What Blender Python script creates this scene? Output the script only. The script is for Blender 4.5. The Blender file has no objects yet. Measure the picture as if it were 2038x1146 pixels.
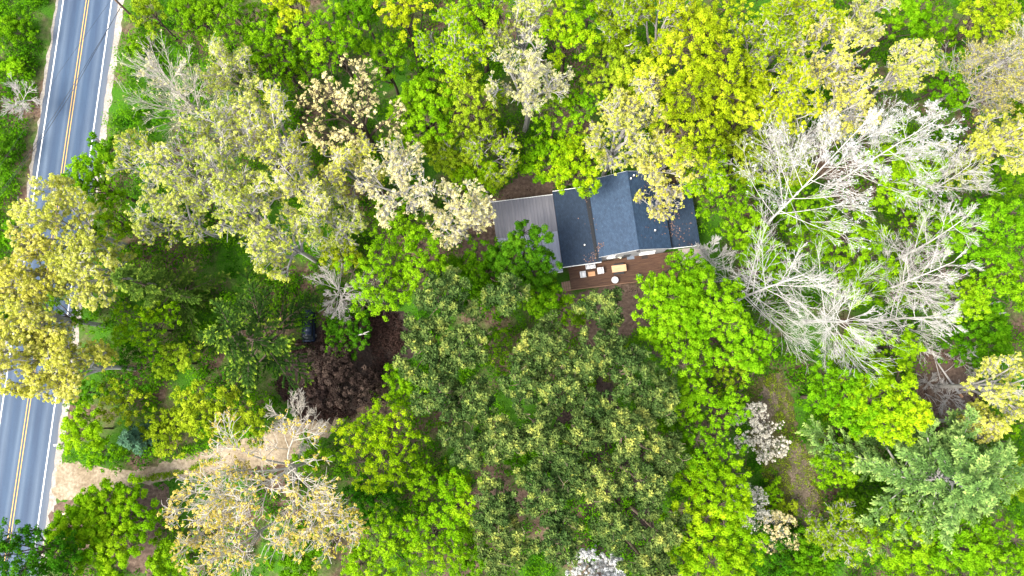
import bpy, bmesh, math
import numpy as np
from math import radians, sin, cos, pi, sqrt
from mathutils import Vector, Matrix

# ------------------------------------------------------------------ camera, sky, sun, exposure
sc = bpy.context.scene
COL = sc.collection
CAM_H, TILT, FPX = 94.0, radians(7.6), 1400.0
cd = bpy.data.cameras.new("camera")
cam = bpy.data.objects.new("camera", cd); COL.objects.link(cam)
cam.location = (0, 0, CAM_H); cam.rotation_euler = (TILT, 0, 0)
cd.sensor_width = 36.0; cd.lens = 36.0 * FPX / 2038.0
cd.clip_start = 0.5; cd.clip_end = 2000
sc.camera = cam

SUN_EL, SUN_AZ = radians(52), radians(238)          # azimuth clockwise from +Y: light from the lower left
w = bpy.data.worlds.new("World"); sc.world = w; w.use_nodes = True
nt = w.node_tree
sky = nt.nodes.new("ShaderNodeTexSky"); sky.sky_type = 'NISHITA'; sky.sun_disc = False
sky.sun_elevation = SUN_EL; sky.sun_rotation = SUN_AZ
sky.air_density = 1.0; sky.dust_density = 3.0; sky.ozone_density = 1.0
bg = nt.nodes["Background"]; bg.inputs[1].default_value = 0.15
hs = nt.nodes.new("ShaderNodeHueSaturation"); hs.inputs['Saturation'].default_value = .45   # thin white cloud
nt.links.new(sky.outputs[0], hs.inputs['Color']); nt.links.new(hs.outputs[0], bg.inputs[0])
sd = bpy.data.lights.new("sun", 'SUN'); sd.energy = 2.0; sd.angle = radians(28); sd.color = (1.0, 0.93, 0.80)
so = bpy.data.objects.new("sun", sd); COL.objects.link(so)
sdir = Vector((sin(SUN_AZ) * cos(SUN_EL), cos(SUN_AZ) * cos(SUN_EL), sin(SUN_EL)))
so.rotation_euler = sdir.to_track_quat('Z', 'Y').to_euler(); so.location = sdir * 150
sc.view_settings.view_transform = 'Standard'; sc.view_settings.look = 'None'
sc.view_settings.exposure = 1.98; sc.view_settings.gamma = 1.0
sc.cycles.max_bounces = 8; sc.cycles.diffuse_bounces = 4; sc.cycles.transmission_bounces = 4
sc.cycles.transparent_max_bounces = 4; sc.cycles.filter_width = 1.5

# ------------------------------------------------------------------ helpers
def at(px, py, z=0.0):
    """world point at height z seen at pixel (px, py) of the 2038 x 1146 photograph"""
    u = (px - 1019) / FPX; v = (573 - py) / FPX
    y = v * cos(TILT) + sin(TILT); zz = v * sin(TILT) - cos(TILT)
    k = (CAM_H - z) / -zz
    return Vector((u * k, y * k, z))

def tag(o, label=None, cat=None, group=None, kind=None):
    if label: o["label"] = label
    if cat: o["category"] = cat
    if group: o["group"] = group
    if kind: o["kind"] = kind
    return o

def empty(name, loc, rz=0.0):
    o = bpy.data.objects.new(name, None); COL.objects.link(o)
    o.location = loc; o.rotation_euler = (0, 0, rz); o.empty_display_size = 0.3
    return o

def link(name, me, mat=None, parent=None):
    o = bpy.data.objects.new(name, me); COL.objects.link(o)
    if mat: me.materials.append(mat)
    if parent: o.parent = parent
    return o

class MB:
    """collects boxes, bars, prisms into one mesh"""
    def __init__(s): s.bm = bmesh.new()
    def box(s, x0, y0, z0, x1, y1, z1, bev=0.0):
        r = bmesh.ops.create_cube(s.bm, size=1.0)
        M = Matrix.Translation(((x0 + x1) / 2, (y0 + y1) / 2, (z0 + z1) / 2)) @ Matrix.Diagonal((x1 - x0, y1 - y0, z1 - z0, 1))
        bmesh.ops.transform(s.bm, matrix=M, verts=r['verts'])
        if bev:
            es = list({e for v in r['verts'] for e in v.link_edges})
            bmesh.ops.bevel(s.bm, geom=es, offset=bev, segments=2, affect='EDGES')
        return s
    def poly(s, pts, th):
        """prism: polygon pts (3-D) extruded by the vector th"""
        th = Vector(th)
        a = [s.bm.verts.new(Vector(p)) for p in pts]; b = [s.bm.verts.new(Vector(p) + th) for p in pts]
        s.bm.faces.new(a); s.bm.faces.new(b[::-1])
        for i in range(len(a)):
            j = (i + 1) % len(a)
            s.bm.faces.new((a[i], b[i], b[j], a[j]))
        return s
    def sheet(s, pts):
        s.bm.faces.new([s.bm.verts.new(Vector(p)) for p in pts]); return s
    def tube(s, pts, rad, n=8):
        if not hasattr(rad, '__len__'): rad = [rad] * len(pts)
        rings = []
        for i, p in enumerate(pts):
            p = Vector(p)
            d = (Vector(pts[min(i + 1, len(pts) - 1)]) - Vector(pts[max(i - 1, 0)])).normalized()
            a = d.orthogonal().normalized(); b = d.cross(a)
            if rings:                                      # keep the rings from twisting
                a = (pa - d * pa.dot(d)).normalized(); b = d.cross(a)
            pa = a
            rings.append([s.bm.verts.new(p + (a * cos(2 * pi * k / n) + b * sin(2 * pi * k / n)) * rad[i]) for k in range(n)])
        for r0, r1 in zip(rings, rings[1:]):
            for k in range(n):
                s.bm.faces.new((r0[k], r0[(k + 1) % n], r1[(k + 1) % n], r1[k]))
        s.bm.faces.new(rings[0][::-1]); s.bm.faces.new(rings[-1])
        return s
    def lathe(s, prof, n=24, c=(0, 0, 0)):
        rings = [[s.bm.verts.new((c[0] + r * cos(2 * pi * k / n), c[1] + r * sin(2 * pi * k / n), c[2] + z)) for k in range(n)] for r, z in prof]
        for r0, r1 in zip(rings, rings[1:]):
            for k in range(n):
                s.bm.faces.new((r0[k], r0[(k + 1) % n], r1[(k + 1) % n], r1[k]))
        s.bm.faces.new(rings[0][::-1]); s.bm.faces.new(rings[-1])
        return s
    def build(s, name, mat, parent=None, smooth=False):
        bmesh.ops.recalc_face_normals(s.bm, faces=s.bm.faces)
        me = bpy.data.meshes.new(name); s.bm.to_mesh(me); s.bm.free()
        if smooth:
            for p in me.polygons: p.use_smooth = True
        return link(name, me, mat, parent)

# ------------------------------------------------------------------ materials
def new_mat(name):
    m = bpy.data.materials.new(name); m.use_nodes = True
    t = m.node_tree; b = t.nodes["Principled BSDF"]
    return m, t, b

def ramp(t, stops):
    r = t.nodes.new("ShaderNodeValToRGB")
    while len(r.color_ramp.elements) > 1: r.color_ramp.elements.remove(r.color_ramp.elements[-1])
    for i, (p, c) in enumerate(stops):
        e = r.color_ramp.elements[0] if i == 0 else r.color_ramp.elements.new(p)
        e.position = p; e.color = (*c, 1)
    return r

def noise(t, scale, detail=4, rough=0.6, coord='Object', mapscale=None):
    tc = t.nodes.new("ShaderNodeTexCoord"); n = t.nodes.new("ShaderNodeTexNoise")
    n.inputs['Scale'].default_value = scale; n.inputs['Detail'].default_value = detail; n.inputs['Roughness'].default_value = rough
    src = tc.outputs[coord]
    if mapscale:
        mp = t.nodes.new("ShaderNodeMapping"); mp.inputs['Scale'].default_value = mapscale
        t.links.new(src, mp.inputs[0]); src = mp.outputs[0]
    t.links.new(src, n.inputs['Vector'])
    return n

def mixc(t, fac, a, b, mode='MIX'):
    m = t.nodes.new("ShaderNodeMix"); m.data_type = 'RGBA'; m.blend_type = mode
    for s, v in ((m.inputs['Factor'], fac), (m.inputs[6], a), (m.inputs[7], b)):
        if hasattr(v, 'is_linked') or hasattr(v, 'links'): t.links.new(v, s)
        elif isinstance(v, (int, float)): s.default_value = v
        else: s.default_value = (*v, 1)
    return m.outputs[2]

def speckle(name, stops, scale, rough=0.85, scale2=None, stops2=None, bump=0.0, mapscale=None, spec=0.3):
    m, t, b = new_mat(name)
    n = noise(t, scale, 6, 0.65, 'Object', mapscale); r = ramp(t, stops); t.links.new(n.outputs[0], r.inputs[0])
    out = r.outputs[0]
    if scale2:
        n2 = noise(t, scale2, 3); r2 = ramp(t, stops2); t.links.new(n2.outputs[0], r2.inputs[0])
        out = mixc(t, 1.0, out, r2.outputs[0], 'MULTIPLY')
    t.links.new(out, b.inputs['Base Color']); b.inputs['Roughness'].default_value = rough
    b.inputs['Specular IOR Level'].default_value = spec
    if bump:
        bp = t.nodes.new("ShaderNodeBump"); bp.inputs['Strength'].default_value = bump; bp.inputs['Distance'].default_value = 0.05
        t.links.new(n.outputs[0], bp.inputs['Height']); t.links.new(bp.outputs[0], b.inputs['Normal'])
    return m

def plain(name, c, rough=0.6, var=0.12, scale=6.0, metal=0.0):
    lo = tuple(x * (1 - var) for x in c); hi = tuple(min(1, x * (1 + var)) for x in c)
    m = speckle(name, [(0.3, lo), (0.7, hi)], scale, rough)
    m.node_tree.nodes["Principled BSDF"].inputs['Metallic'].default_value = metal
    return m

def leaf_mat(name, stops, trans=0.42, gloss=0.0):
    """per-leaf pigment from the face attribute 'v', plus a little difference from tree to tree"""
    m = bpy.data.materials.new(name); m.use_nodes = True; t = m.node_tree
    for n in list(t.nodes): t.nodes.remove(n)
    out = t.nodes.new("ShaderNodeOutputMaterial")
    a = t.nodes.new("ShaderNodeAttribute"); a.attribute_name = "v"
    r = ramp(t, stops); t.links.new(a.outputs['Fac'], r.inputs[0])
    oi = t.nodes.new("ShaderNodeObjectInfo")
    h = t.nodes.new("ShaderNodeHueSaturation")
    m1 = t.nodes.new("ShaderNodeMapRange"); m1.inputs[3].default_value = 0.485; m1.inputs[4].default_value = 0.512
    t.links.new(oi.outputs['Random'], m1.inputs[0]); t.links.new(m1.outputs[0], h.inputs['Hue'])
    m2 = t.nodes.new("ShaderNodeMapRange"); m2.inputs[3].default_value = 1.12; m2.inputs[4].default_value = 0.86
    t.links.new(oi.outputs['Random'], m2.inputs[0]); t.links.new(m2.outputs[0], h.inputs['Value'])
    t.links.new(r.outputs[0], h.inputs['Color'])
    d = t.nodes.new("ShaderNodeBsdfDiffuse"); tr = t.nodes.new("ShaderNodeBsdfTranslucent"); mx = t.nodes.new("ShaderNodeMixShader")
    mx.inputs[0].default_value = trans
    t.links.new(h.outputs[0], d.inputs[0]); t.links.new(h.outputs[0], tr.inputs[0])
    t.links.new(d.outputs[0], mx.inputs[1]); t.links.new(tr.outputs[0], mx.inputs[2])
    t.links.new(mx.outputs[0], out.inputs[0])
    return m

LEAF = {
 'lime':   leaf_mat("leaf_lime",   [(0.0, (.065, .19, .003)), (.5, (.17, .37, .006)), (1, (.30, .52, .014))]),
 'limeyel':leaf_mat("leaf_lime_yellow", [(0.0, (.08, .20, .003)), (.5, (.205, .40, .006)), (1, (.40, .55, .014))]),
 'green':  leaf_mat("leaf_green",  [(0.0, (.034, .12, .003)), (.5, (.095, .25, .005)), (1, (.20, .40, .010))]),
 'deep':   leaf_mat("leaf_deep_green", [(0.0, (.018, .075, .004)), (.5, (.050, .17, .006)), (1, (.12, .29, .012))]),
 'yellow': leaf_mat("leaf_yellow", [(0.0, (.13, .21, .004)), (.5, (.30, .41, .009)), (1, (.52, .58, .030))]),
 'olive':  leaf_mat("leaf_olive",  [(0.0, (.09, .16, .006)), (.5, (.22, .34, .012)), (1, (.40, .50, .030))]),
 'tan':    leaf_mat("leaf_tan",    [(0.0, (.28, .26, .08)), (.5, (.58, .54, .24)), (1, (.85, .80, .50))]),
 'pale':   leaf_mat("leaf_pale_green", [(0.0, (.15, .21, .012)), (.5, (.44, .49, .060)), (1, (.76, .74, .26))]),
 'tanyel': leaf_mat("leaf_tan_yellow", [(0.0, (.24, .27, .02)), (.5, (.50, .52, .075)), (1, (.78, .73, .25))]),
 'gold':   leaf_mat("leaf_gold",   [(0.0, (.32, .25, .03)), (.5, (.56, .45, .085)), (1, (.78, .65, .22))]),
 'bronze': leaf_mat("leaf_bronze", [(0.0, (.20, .24, .03)), (.5, (.38, .38, .07)), (1, (.58, .52, .17))]),
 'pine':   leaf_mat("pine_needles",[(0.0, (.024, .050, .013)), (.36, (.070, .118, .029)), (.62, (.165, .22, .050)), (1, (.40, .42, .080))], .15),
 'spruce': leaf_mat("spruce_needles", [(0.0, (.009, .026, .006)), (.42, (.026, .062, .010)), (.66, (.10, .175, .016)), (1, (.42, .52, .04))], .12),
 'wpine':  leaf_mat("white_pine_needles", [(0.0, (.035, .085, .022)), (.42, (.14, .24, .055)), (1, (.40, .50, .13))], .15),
 'dspruce':leaf_mat("dark_spruce_needles", [(0.0, (.018, .048, .008)), (.5, (.055, .115, .014)), (1, (.21, .30, .035))], .12),
 'purple': leaf_mat("leaf_dark_purple_brown", [(0.0, (.014, .009, .008)), (.55, (.044, .030, .026)), (1, (.15, .105, .085))], .2),
 'blue':   leaf_mat("blue_spruce_needles", [(0.0, (.03, .075, .045)), (1, (.10, .20, .12))], .1),
 'blush':  leaf_mat("blossom_blush", [(0.0, (.50, .46, .36)), (1, (.84, .80, .70))], .3),
 'white':  leaf_mat("blossom_white", [(0.0, (.32, .33, .33)), (1, (.56, .57, .57))], .3),
 'cream':  leaf_mat("leaf_cream", [(0.0, (.36, .32, .11)), (.5, (.62, .57, .25)), (1, (.86, .80, .48))], .35),
 'brown':  leaf_mat("dead_leaves", [(0.0, (.016, .011, .009)), (1, (.060, .038, .030))], .1),
}
def bark(name, c): return speckle(name, [(0.25, tuple(x * .6 for x in c)), (0.75, tuple(min(1, x * 1.25) for x in c))], 9, 0.9)
BARK = {'grey': bark("bark_grey", (.36, .34, .32)), 'dark': bark("bark_dark", (.075, .055, .042)), 'pale': bark("bark_pale", (.42, .385, .33)),
        'white': bark("bark_white", (.47, .45, .42)), 'silver': bark("bark_silver", (.46, .43, .40)), 'pinebark': bark("bark_pine", (.19, .14, .10))}

# ------------------------------------------------------------------ plant geometry (numpy)
def nrm(a): return a / (np.linalg.norm(a, axis=-1, keepdims=True) + 1e-9)
def rdir(rng, n): return nrm(rng.normal(size=(n, 3)))

def mesh_quads(name, V, v=None):
    n = len(V) // 4
    me = bpy.data.meshes.new(name)
    me.vertices.add(n * 4); me.loops.add(n * 4); me.polygons.add(n)
    me.vertices.foreach_set("co", np.ascontiguousarray(V, dtype=np.float32).ravel())
    me.loops.foreach_set("vertex_index", np.arange(n * 4, dtype=np.int32))
    me.polygons.foreach_set("loop_start", np.arange(0, n * 4, 4, dtype=np.int32))
    if v is not None:
        a = me.attributes.new("v", 'FLOAT', 'FACE'); a.data.foreach_set("value", np.clip(v, 0, 1).astype(np.float32))
    me.update(calc_edges=True)
    return me

def leaves(rng, C, N, L, W, long_dir=None):
    """kite-shaped leaves at C, facing N"""
    n = len(C)
    N = nrm(N)
    T = rdir(rng, n) if long_dir is None else nrm(long_dir + 0.25 * rng.normal(size=(n, 3)))
    T = nrm(T - N * np.sum(T * N, 1, keepdims=True)); B = np.cross(N, T)
    s = rng.uniform(.7, 1.3, (n, 1)); L = L * s; W = W * s
    lift = N * (W * rng.uniform(-.25, .25, (n, 1)))
    V = np.empty((n, 4, 3))
    V[:, 0] = C + T * L * .5; V[:, 1] = C + B * W * .5 + T * L * .08 + lift
    V[:, 2] = C - T * L * .5; V[:, 3] = C - B * W * .5 + T * L * .08 + lift
    return V.reshape(-1, 3)

class Wood:
    """tapering limb segments gathered into one mesh"""
    def __init__(s): s.P0, s.P1, s.R0, s.R1 = [], [], [], []
    def seg(s, P0, P1, R0, R1):
        P0 = np.atleast_2d(P0); P1 = np.atleast_2d(P1); n = len(P0)
        s.P0.append(P0); s.P1.append(P1); s.R0.append(np.broadcast_to(R0, n).copy()); s.R1.append(np.broadcast_to(R1, n).copy())
    def curve(s, P0, P1, ctrl, R0, R1, k):
        """quadratic curves, k segments each; returns a sampler"""
        P0 = np.atleast_2d(P0); P1 = np.atleast_2d(P1); ctrl = np.atleast_2d(ctrl)
        f = lambda t: P0 * (1 - t) ** 2 + ctrl * 2 * t * (1 - t) + P1 * t * t
        R0 = np.broadcast_to(R0, len(P0)); R1 = np.broadcast_to(R1, len(P0))
        for i in range(k):
            a, b = i / k, (i + 1) / k
            s.seg(f(a), f(b), R0 + (R1 - R0) * a, R0 + (R1 - R0) * b)
        return f
    def mesh(s, name, n=4):
        P0 = np.concatenate(s.P0); P1 = np.concatenate(s.P1); R0 = np.concatenate(s.R0)[:, None]; R1 = np.concatenate(s.R1)[:, None]
        D = nrm(P1 - P0); P1 = P1 + D * R1 * .4
        ref = np.where(np.abs(D[:, 2:3]) > .9, np.array([[1., 0, 0]]), np.array([[0, 0, 1.]]))
        A = nrm(np.cross(D, ref)); B = np.cross(D, A)
        m = len(P0); V = np.empty((m, 2 * n, 3))
        for k in range(n):
            o = A * cos(2 * pi * k / n) + B * sin(2 * pi * k / n)
            V[:, k] = P0 + o * R0; V[:, n + k] = P1 + o * R1
        base = (np.arange(m) * 2 * n)[:, None]
        F = np.concatenate([base + np.array([[k, (k + 1) % n, n + (k + 1) % n, n + k]]) for k in range(n)], 1).reshape(-1)
        me = bpy.data.meshes.new(name)
        nf = m * n
        me.vertices.add(m * 2 * n); me.loops.add(nf * 4); me.polygons.add(nf)
        me.vertices.foreach_set("co", V.astype(np.float32).ravel())
        me.loops.foreach_set("vertex_index", F.astype(np.int32))
        me.polygons.foreach_set("loop_start", np.arange(0, nf * 4, 4, dtype=np.int32))
        me.polygons.foreach_set("use_smooth", np.ones(nf, dtype=bool))
        me.update(calc_edges=True)
        return me

def lobes_to_leaves(rng, LC, LR, per, size, vl, flat=.8, up=.35, rnd=.55, asp=.72):
    n = len(LC); k = np.maximum(4, (per * (LR / LR.mean()) ** 2).astype(int)); idx = np.repeat(np.arange(n), k); m = len(idx)
    d = rdir(rng, m); d[:, 2] = np.where(d[:, 2] < -.2, -d[:, 2], d[:, 2])
    rr = LR[idx, None] * rng.uniform(.45, 1.08, (m, 1))
    C = LC[idx] + d * rr * np.array([1, 1, flat])
    N = d + rnd * rng.normal(size=(m, 3)) + np.array([0, 0, up])
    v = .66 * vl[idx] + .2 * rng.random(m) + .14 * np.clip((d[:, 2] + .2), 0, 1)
    return leaves(rng, C, N, size, size * asp), v

def crown_dense(rng, r, h, dens=1.0, leaf=.20, low=.2, style=None):
    """boughs > leaf masses > leaves, under a domed uneven outline; returns crown mesh, wood"""
    style = rng.random() if style is None else style          # from closed and billowing to loose and lacy
    V = min(1.25 * r, (1 - low) * h * .68); zc = h - V
    nb = int(6 + 1.9 * r); ph = rng.uniform(0, 6.28)
    i = np.arange(nb); rho = r * .82 * np.sqrt((i + .35) / nb) * rng.uniform(.85, 1.12, nb); az = ph + i * 2.399963 + rng.normal(0, .25, nb)
    BC = np.stack([rho * np.cos(az), rho * np.sin(az), zc + (V * .78) * np.sqrt(np.clip(1 - (rho / r) ** 2, .05, 1)) * rng.uniform(.7, 1.1, nb)], 1)
    BR = np.clip(r * rng.uniform(.29, .46, nb), .5, 3.0)
    nl = np.maximum(4, ((5.4 - 1.2 * style) * BR ** 2 * rng.uniform(.7, 1.3, nb) + 4).astype(int)); bi = np.repeat(np.arange(nb), nl); m = len(bi)
    d = rdir(rng, m); d[:, 2] = np.where(d[:, 2] < -.5, -d[:, 2], d[:, 2])
    LC = BC[bi] + d * (BR[bi] * rng.uniform(.55, 1.05, m))[:, None] * np.array([1, 1, .8])
    LR = rng.uniform(.20, .52, m) * (0.74 + .05 * min(r, 6)) * (1.12 - .3 * style)
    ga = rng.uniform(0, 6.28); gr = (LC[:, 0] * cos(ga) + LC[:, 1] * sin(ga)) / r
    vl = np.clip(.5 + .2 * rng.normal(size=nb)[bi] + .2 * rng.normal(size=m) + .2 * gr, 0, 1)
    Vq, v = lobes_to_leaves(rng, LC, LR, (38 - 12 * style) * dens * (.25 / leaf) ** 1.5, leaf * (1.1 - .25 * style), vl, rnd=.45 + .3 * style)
    W = Wood()
    tr = .018 * h + .03
    top = np.array([rng.normal(0, .2), rng.normal(0, .2), zc + V * .35])
    W.curve([[0, 0, -.3]], [top], [[rng.normal(0, .3), rng.normal(0, .3), h * .35]], tr, tr * .35, 6)
    ts = rng.uniform(.45, .95, nb)[:, None]
    st = np.concatenate([top[None, :2] * ts ** 2, top[2] * ts], 1)
    W.curve(st, BC, (st + BC) / 2 + np.array([0, 0, -.4]) + rng.normal(0, .25, (nb, 3)), tr * .42, tr * .14, 4)
    W.curve(BC[bi], LC, (BC[bi] + LC) / 2 + rng.normal(0, .1, (m, 3)), tr * .13, .012, 2)
    return mesh_quads("crown", Vq, v), W

def crown_budding(rng, r, h, dens=1.0, leaf=.175, lean=(0, 0), twig=.018, per=11, limbs=9, nt=5, keep=.46, trs=1.0):
    """spreading tree whose grey limbs show between sparse clumps of young leaves"""
    W = Wood(); tr = (.016 * h + .05) * trs
    fork = np.array([lean[0] * .4, lean[1] * .4, h * rng.uniform(.36, .46)])
    W.curve([[0, 0, -.3]], [fork], [[rng.normal(0, .25), rng.normal(0, .25), h * .2]], tr, tr * .8, 5)
    K = limbs; i = np.arange(K)
    rho = r * np.where(i < 2, rng.uniform(.05, .3, K), rng.uniform(.5, .8, K)); az = rng.uniform(0, 6.28) + i * 2.399963 + rng.normal(0, .3, K)
    E = np.stack([lean[0] + rho * np.cos(az), lean[1] + rho * np.sin(az), h * (1 - .34 * (rho / r) ** 2) * rng.uniform(.86, .97, K)], 1)
    S = np.repeat(fork[None], K, 0) + np.array([0, 0, 1.]) * rng.uniform(-.1, .12, (K, 1)) * h
    def cl(a, b, bend, upb): return (a + b) / 2 + rng.normal(0, bend, a.shape) + np.array([0, 0, upb])
    f = W.curve(S, E, cl(S, E, .6, .9), tr * .55, tr * .18, 7)
    lim = (S, E)
    def level(f, n_par, nch, lo, hi, ln, rad0, rad1, seg, spread, bend):
        idx = np.repeat(np.arange(n_par), nch); m = len(idx)
        t = rng.uniform(lo, hi, m); t[::nch] = 1.0
        T = t[:, None]
        def fi(tt):
            out = np.empty((m, 3))
            for k in range(8):                               # evaluate in a few chunks of t
                sel = (np.minimum((t * 8).astype(int), 7) == k)
                if sel.any(): out[sel] = tt[k][idx[sel]]
            return out
        grid0 = [f(min(1, (k + .5) / 8)) for k in range(8)]; grid1 = [f(min(1, (k + .5) / 8) + .05) - f(min(1, (k + .5) / 8) - .05) for k in range(8)]
        grid0[7] = f(1.0)
        P = fi(grid0); D = nrm(fi(grid1))
        out = P - np.array([lean[0], lean[1], h * .55]); out = nrm(out)
        d = nrm(D * .75 + spread * rdir(rng, m) + out * .35 + np.array([0, 0, .1]))
        l = ln * rng.uniform(.6, 1.25, m)[:, None]
        Q = P + d * l
        q = np.hypot(Q[:, 0] - lean[0], Q[:, 1] - lean[1]); k = np.where(q > r, r / q, 1)[:, None]
        Q[:, :2] = np.array(lean) + (Q[:, :2] - np.array(lean)) * (.35 + .65 * k)
        Q[:, 2] = np.minimum(Q[:, 2], h * 1.02)
        g = W.curve(P, Q, (P + Q) / 2 + rng.normal(0, bend, (m, 3)) + np.array([0, 0, .08]) * ln, rad0, rad1, seg)
        return g, m, Q
    f2, m2, _ = level(f, K, 6, .4, 1, r * .40, tr * .20, tr * .075, 4, .75, .25)
    f3, m3, q3 = level(f2, m2, 5, .35, 1, r * .20, tr * .06 + .010, twig * 1.2, 3, .8, .12)
    f4, m4, q4 = level(f3, m3, nt, .3, 1, .085 * r + .35, twig * 1.2, twig * .7, 2, .9, .06)
    C = np.concatenate([q4, q3]); ga = rng.uniform(0, 6.28); vt = np.clip(.5 + .22 * rng.normal(size=len(C)) + .18 * ((C[:, 0] - lean[0]) * cos(ga) + (C[:, 1] - lean[1]) * sin(ga)) / r, 0, 1)
    sel = rng.random(len(C)) < keep * rng.choice([.55, 1.0, 1.35], len(C), p=[.3, .4, .3]); C = C[sel]; vt = vt[sel]; C = C + .12 * rng.normal(size=C.shape)
    LR = rng.uniform(.10, .28, len(C)) * (.8 + .03 * r)
    Vq, v = lobes_to_leaves(rng, C, LR, per * dens, leaf, vt, 1.0, .4, .7)
    return mesh_quads("crown", Vq, v), W

def tree_bare(rng, h, r, lean=(0, 0), n1=20, first=.28, twig=.02, bloom=0.0, asc=.9, tr=None, n2=7, n3=6, n4=4):
    """leafless tree: a leader with rising laterals that split into fine twigs"""
    W = Wood(); tr = tr or .011 * h + .04
    top = np.array([lean[0], lean[1], h]); c = np.array([lean[0] * .35 + rng.normal(0, .3), lean[1] * .35 + rng.normal(0, .3), h * .5])
    B0 = np.array([0, 0, -.3])
    f = lambda t: B0 * (1 - t) ** 2 + c * 2 * t * (1 - t) + top * t * t
    W.curve([B0], [top], [c], tr, tr * .15, 9)
    t = np.linspace(first, .97, n1) + rng.normal(0, .02, n1); t = np.clip(t, .1, .99)
    P = np.stack([f(x) for x in t]); D = nrm(np.stack([f(min(1, x + .03)) - f(x - .03) for x in t]))
    az = np.arange(n1) * 2.4 + rng.normal(0, .5, n1)
    R = np.stack([np.cos(az), np.sin(az), np.zeros(n1)], 1)
    ln = r * (1 - .72 * ((t - first) / (1 - first))) * rng.uniform(.7, 1.25, n1)
    d = nrm(D * asc + R)
    E = P + d * ln[:, None] * 1.3
    W.curve(P, E, (P + E) / 2 + R * ln[:, None] * .12, tr * (1.05 - t) * .32 + .014, twig * 1.5, 5)
    def kids(P, E, n, lo, frac, spread, rad0, rad1, seg):
        m0 = len(P); idx = np.repeat(np.arange(m0), n); m = len(idx)
        t = rng.uniform(lo, 1, m)[:, None]; A = P[idx] + (E[idx] - P[idx]) * t
        ax = E[idx] - P[idx]; L = np.linalg.norm(ax, axis=1, keepdims=True)
        dd = nrm(nrm(ax) + spread * rdir(rng, m) + np.array([0, 0, .12]))
        Q = A + dd * L * frac * (1.25 - .6 * t) * rng.uniform(.6, 1.25, (m, 1))
        W.curve(A, Q, (A + Q) / 2 + rng.normal(0, .05, (m, 3)) * L * .5, rad0, rad1, seg)
        return A, Q
    A, Q = kids(P, E, n2, .2, .52, .62, twig * 2.0, twig * 1.1, 3)
    A3, Q3 = kids(A, Q, n3, .2, .55, .65, twig * 1.25, twig * .8, 2)
    A4, Q4 = kids(A3, Q3, n4, .3, .6, .75, twig * .85, twig * .6, 1)
    if bloom > 0:
        C = Q4[rng.random(len(Q4)) < bloom]; vt = rng.random(len(C))
        Vq, v = lobes_to_leaves(rng, C, np.full(len(C), .17), 6, .14, vt, 1, .3, .8)
        return mesh_quads("crown", Vq, v), W
    return None, W

def crown_pine(rng, r, h, dens=1.0):
    """rounded pine: tufts of needles gathered in flat-topped plates"""
    V = min(1.1 * r, .4 * h); zc = h - V
    nb = int(7 + 2.6 * r); i = np.arange(nb)
    rho = r * .84 * np.sqrt((i + .3) / nb) * rng.uniform(.8, 1.15, nb); az = rng.uniform(0, 6.28) + i * 2.399963 + rng.normal(0, .35, nb)
    BC = np.stack([rho * np.cos(az), rho * np.sin(az), zc + V * (1.02 - .95 * (rho / r) ** 1.4) * rng.uniform(.65, 1.05, nb)], 1)
    BR = rng.uniform(.65, 1.25, nb)
    nl = (3.6 * BR ** 2 + 3).astype(int); bi = np.repeat(np.arange(nb), nl); m = len(bi)
    d = rdir(rng, m); d[:, 2] = np.abs(d[:, 2])
    LC = BC[bi] + d * (BR[bi] * rng.uniform(.4, 1.05, m))[:, None] * np.array([1, 1, .6])
    LR = rng.uniform(.36, .62, m)
    vl = np.clip(.34 + .2 * rng.normal(size=nb)[bi] + .26 * rng.normal(size=m) + .12 * (d[:, 2] - .4), 0, 1)
    k = np.full(m, int(74 * dens)); idx = np.repeat(np.arange(m), k); n = len(idx)
    dd = rdir(rng, n); dd[:, 2] = np.where(dd[:, 2] < -.1, -dd[:, 2], dd[:, 2])
    C = LC[idx] + dd * LR[idx, None] * rng.uniform(.5, 1.0, (n, 1))
    side = nrm(np.cross(dd, rdir(rng, n))); N = side + .6 * dd + np.array([0, 0, .3])
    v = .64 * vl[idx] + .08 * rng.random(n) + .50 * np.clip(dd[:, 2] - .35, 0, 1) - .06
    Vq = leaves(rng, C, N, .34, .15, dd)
    W = Wood(); tr = .014 * h + .04
    top = np.array([0, 0, h - .5])
    W.curve([[0, 0, -.3]], [top], [[rng.normal(0, .3), rng.normal(0, .3), h * .5]], tr, tr * .2, 7)
    zs = np.clip(BC[:, 2] - rng.uniform(.2, 1.2, nb), h * .4, h - .6)[:, None]
    st = np.concatenate([np.zeros((nb, 2)), zs], 1)
    W.curve(st, BC, (st + BC) / 2 + np.array([0, 0, -.2]) + rng.normal(0, .3, (nb, 3)), tr * .3, .035, 4)
    W.curve(BC[bi], LC, (BC[bi] + LC) / 2 + rng.normal(0, .12, (m, 3)), .03, .012, 2)
    nd = 5                                                # dead, curling twigs that stick out of the crown
    S = BC[rng.integers(0, nb, nd)]; E = S + rdir(rng, nd) * rng.uniform(.8, 1.6, (nd, 1)) + np.array([0, 0, .6])
    W.curve(S, E, (S + E) / 2 + rng.normal(0, .4, (nd, 3)), .03, .018, 4)
    return mesh_quads("crown", Vq, v), W

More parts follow.
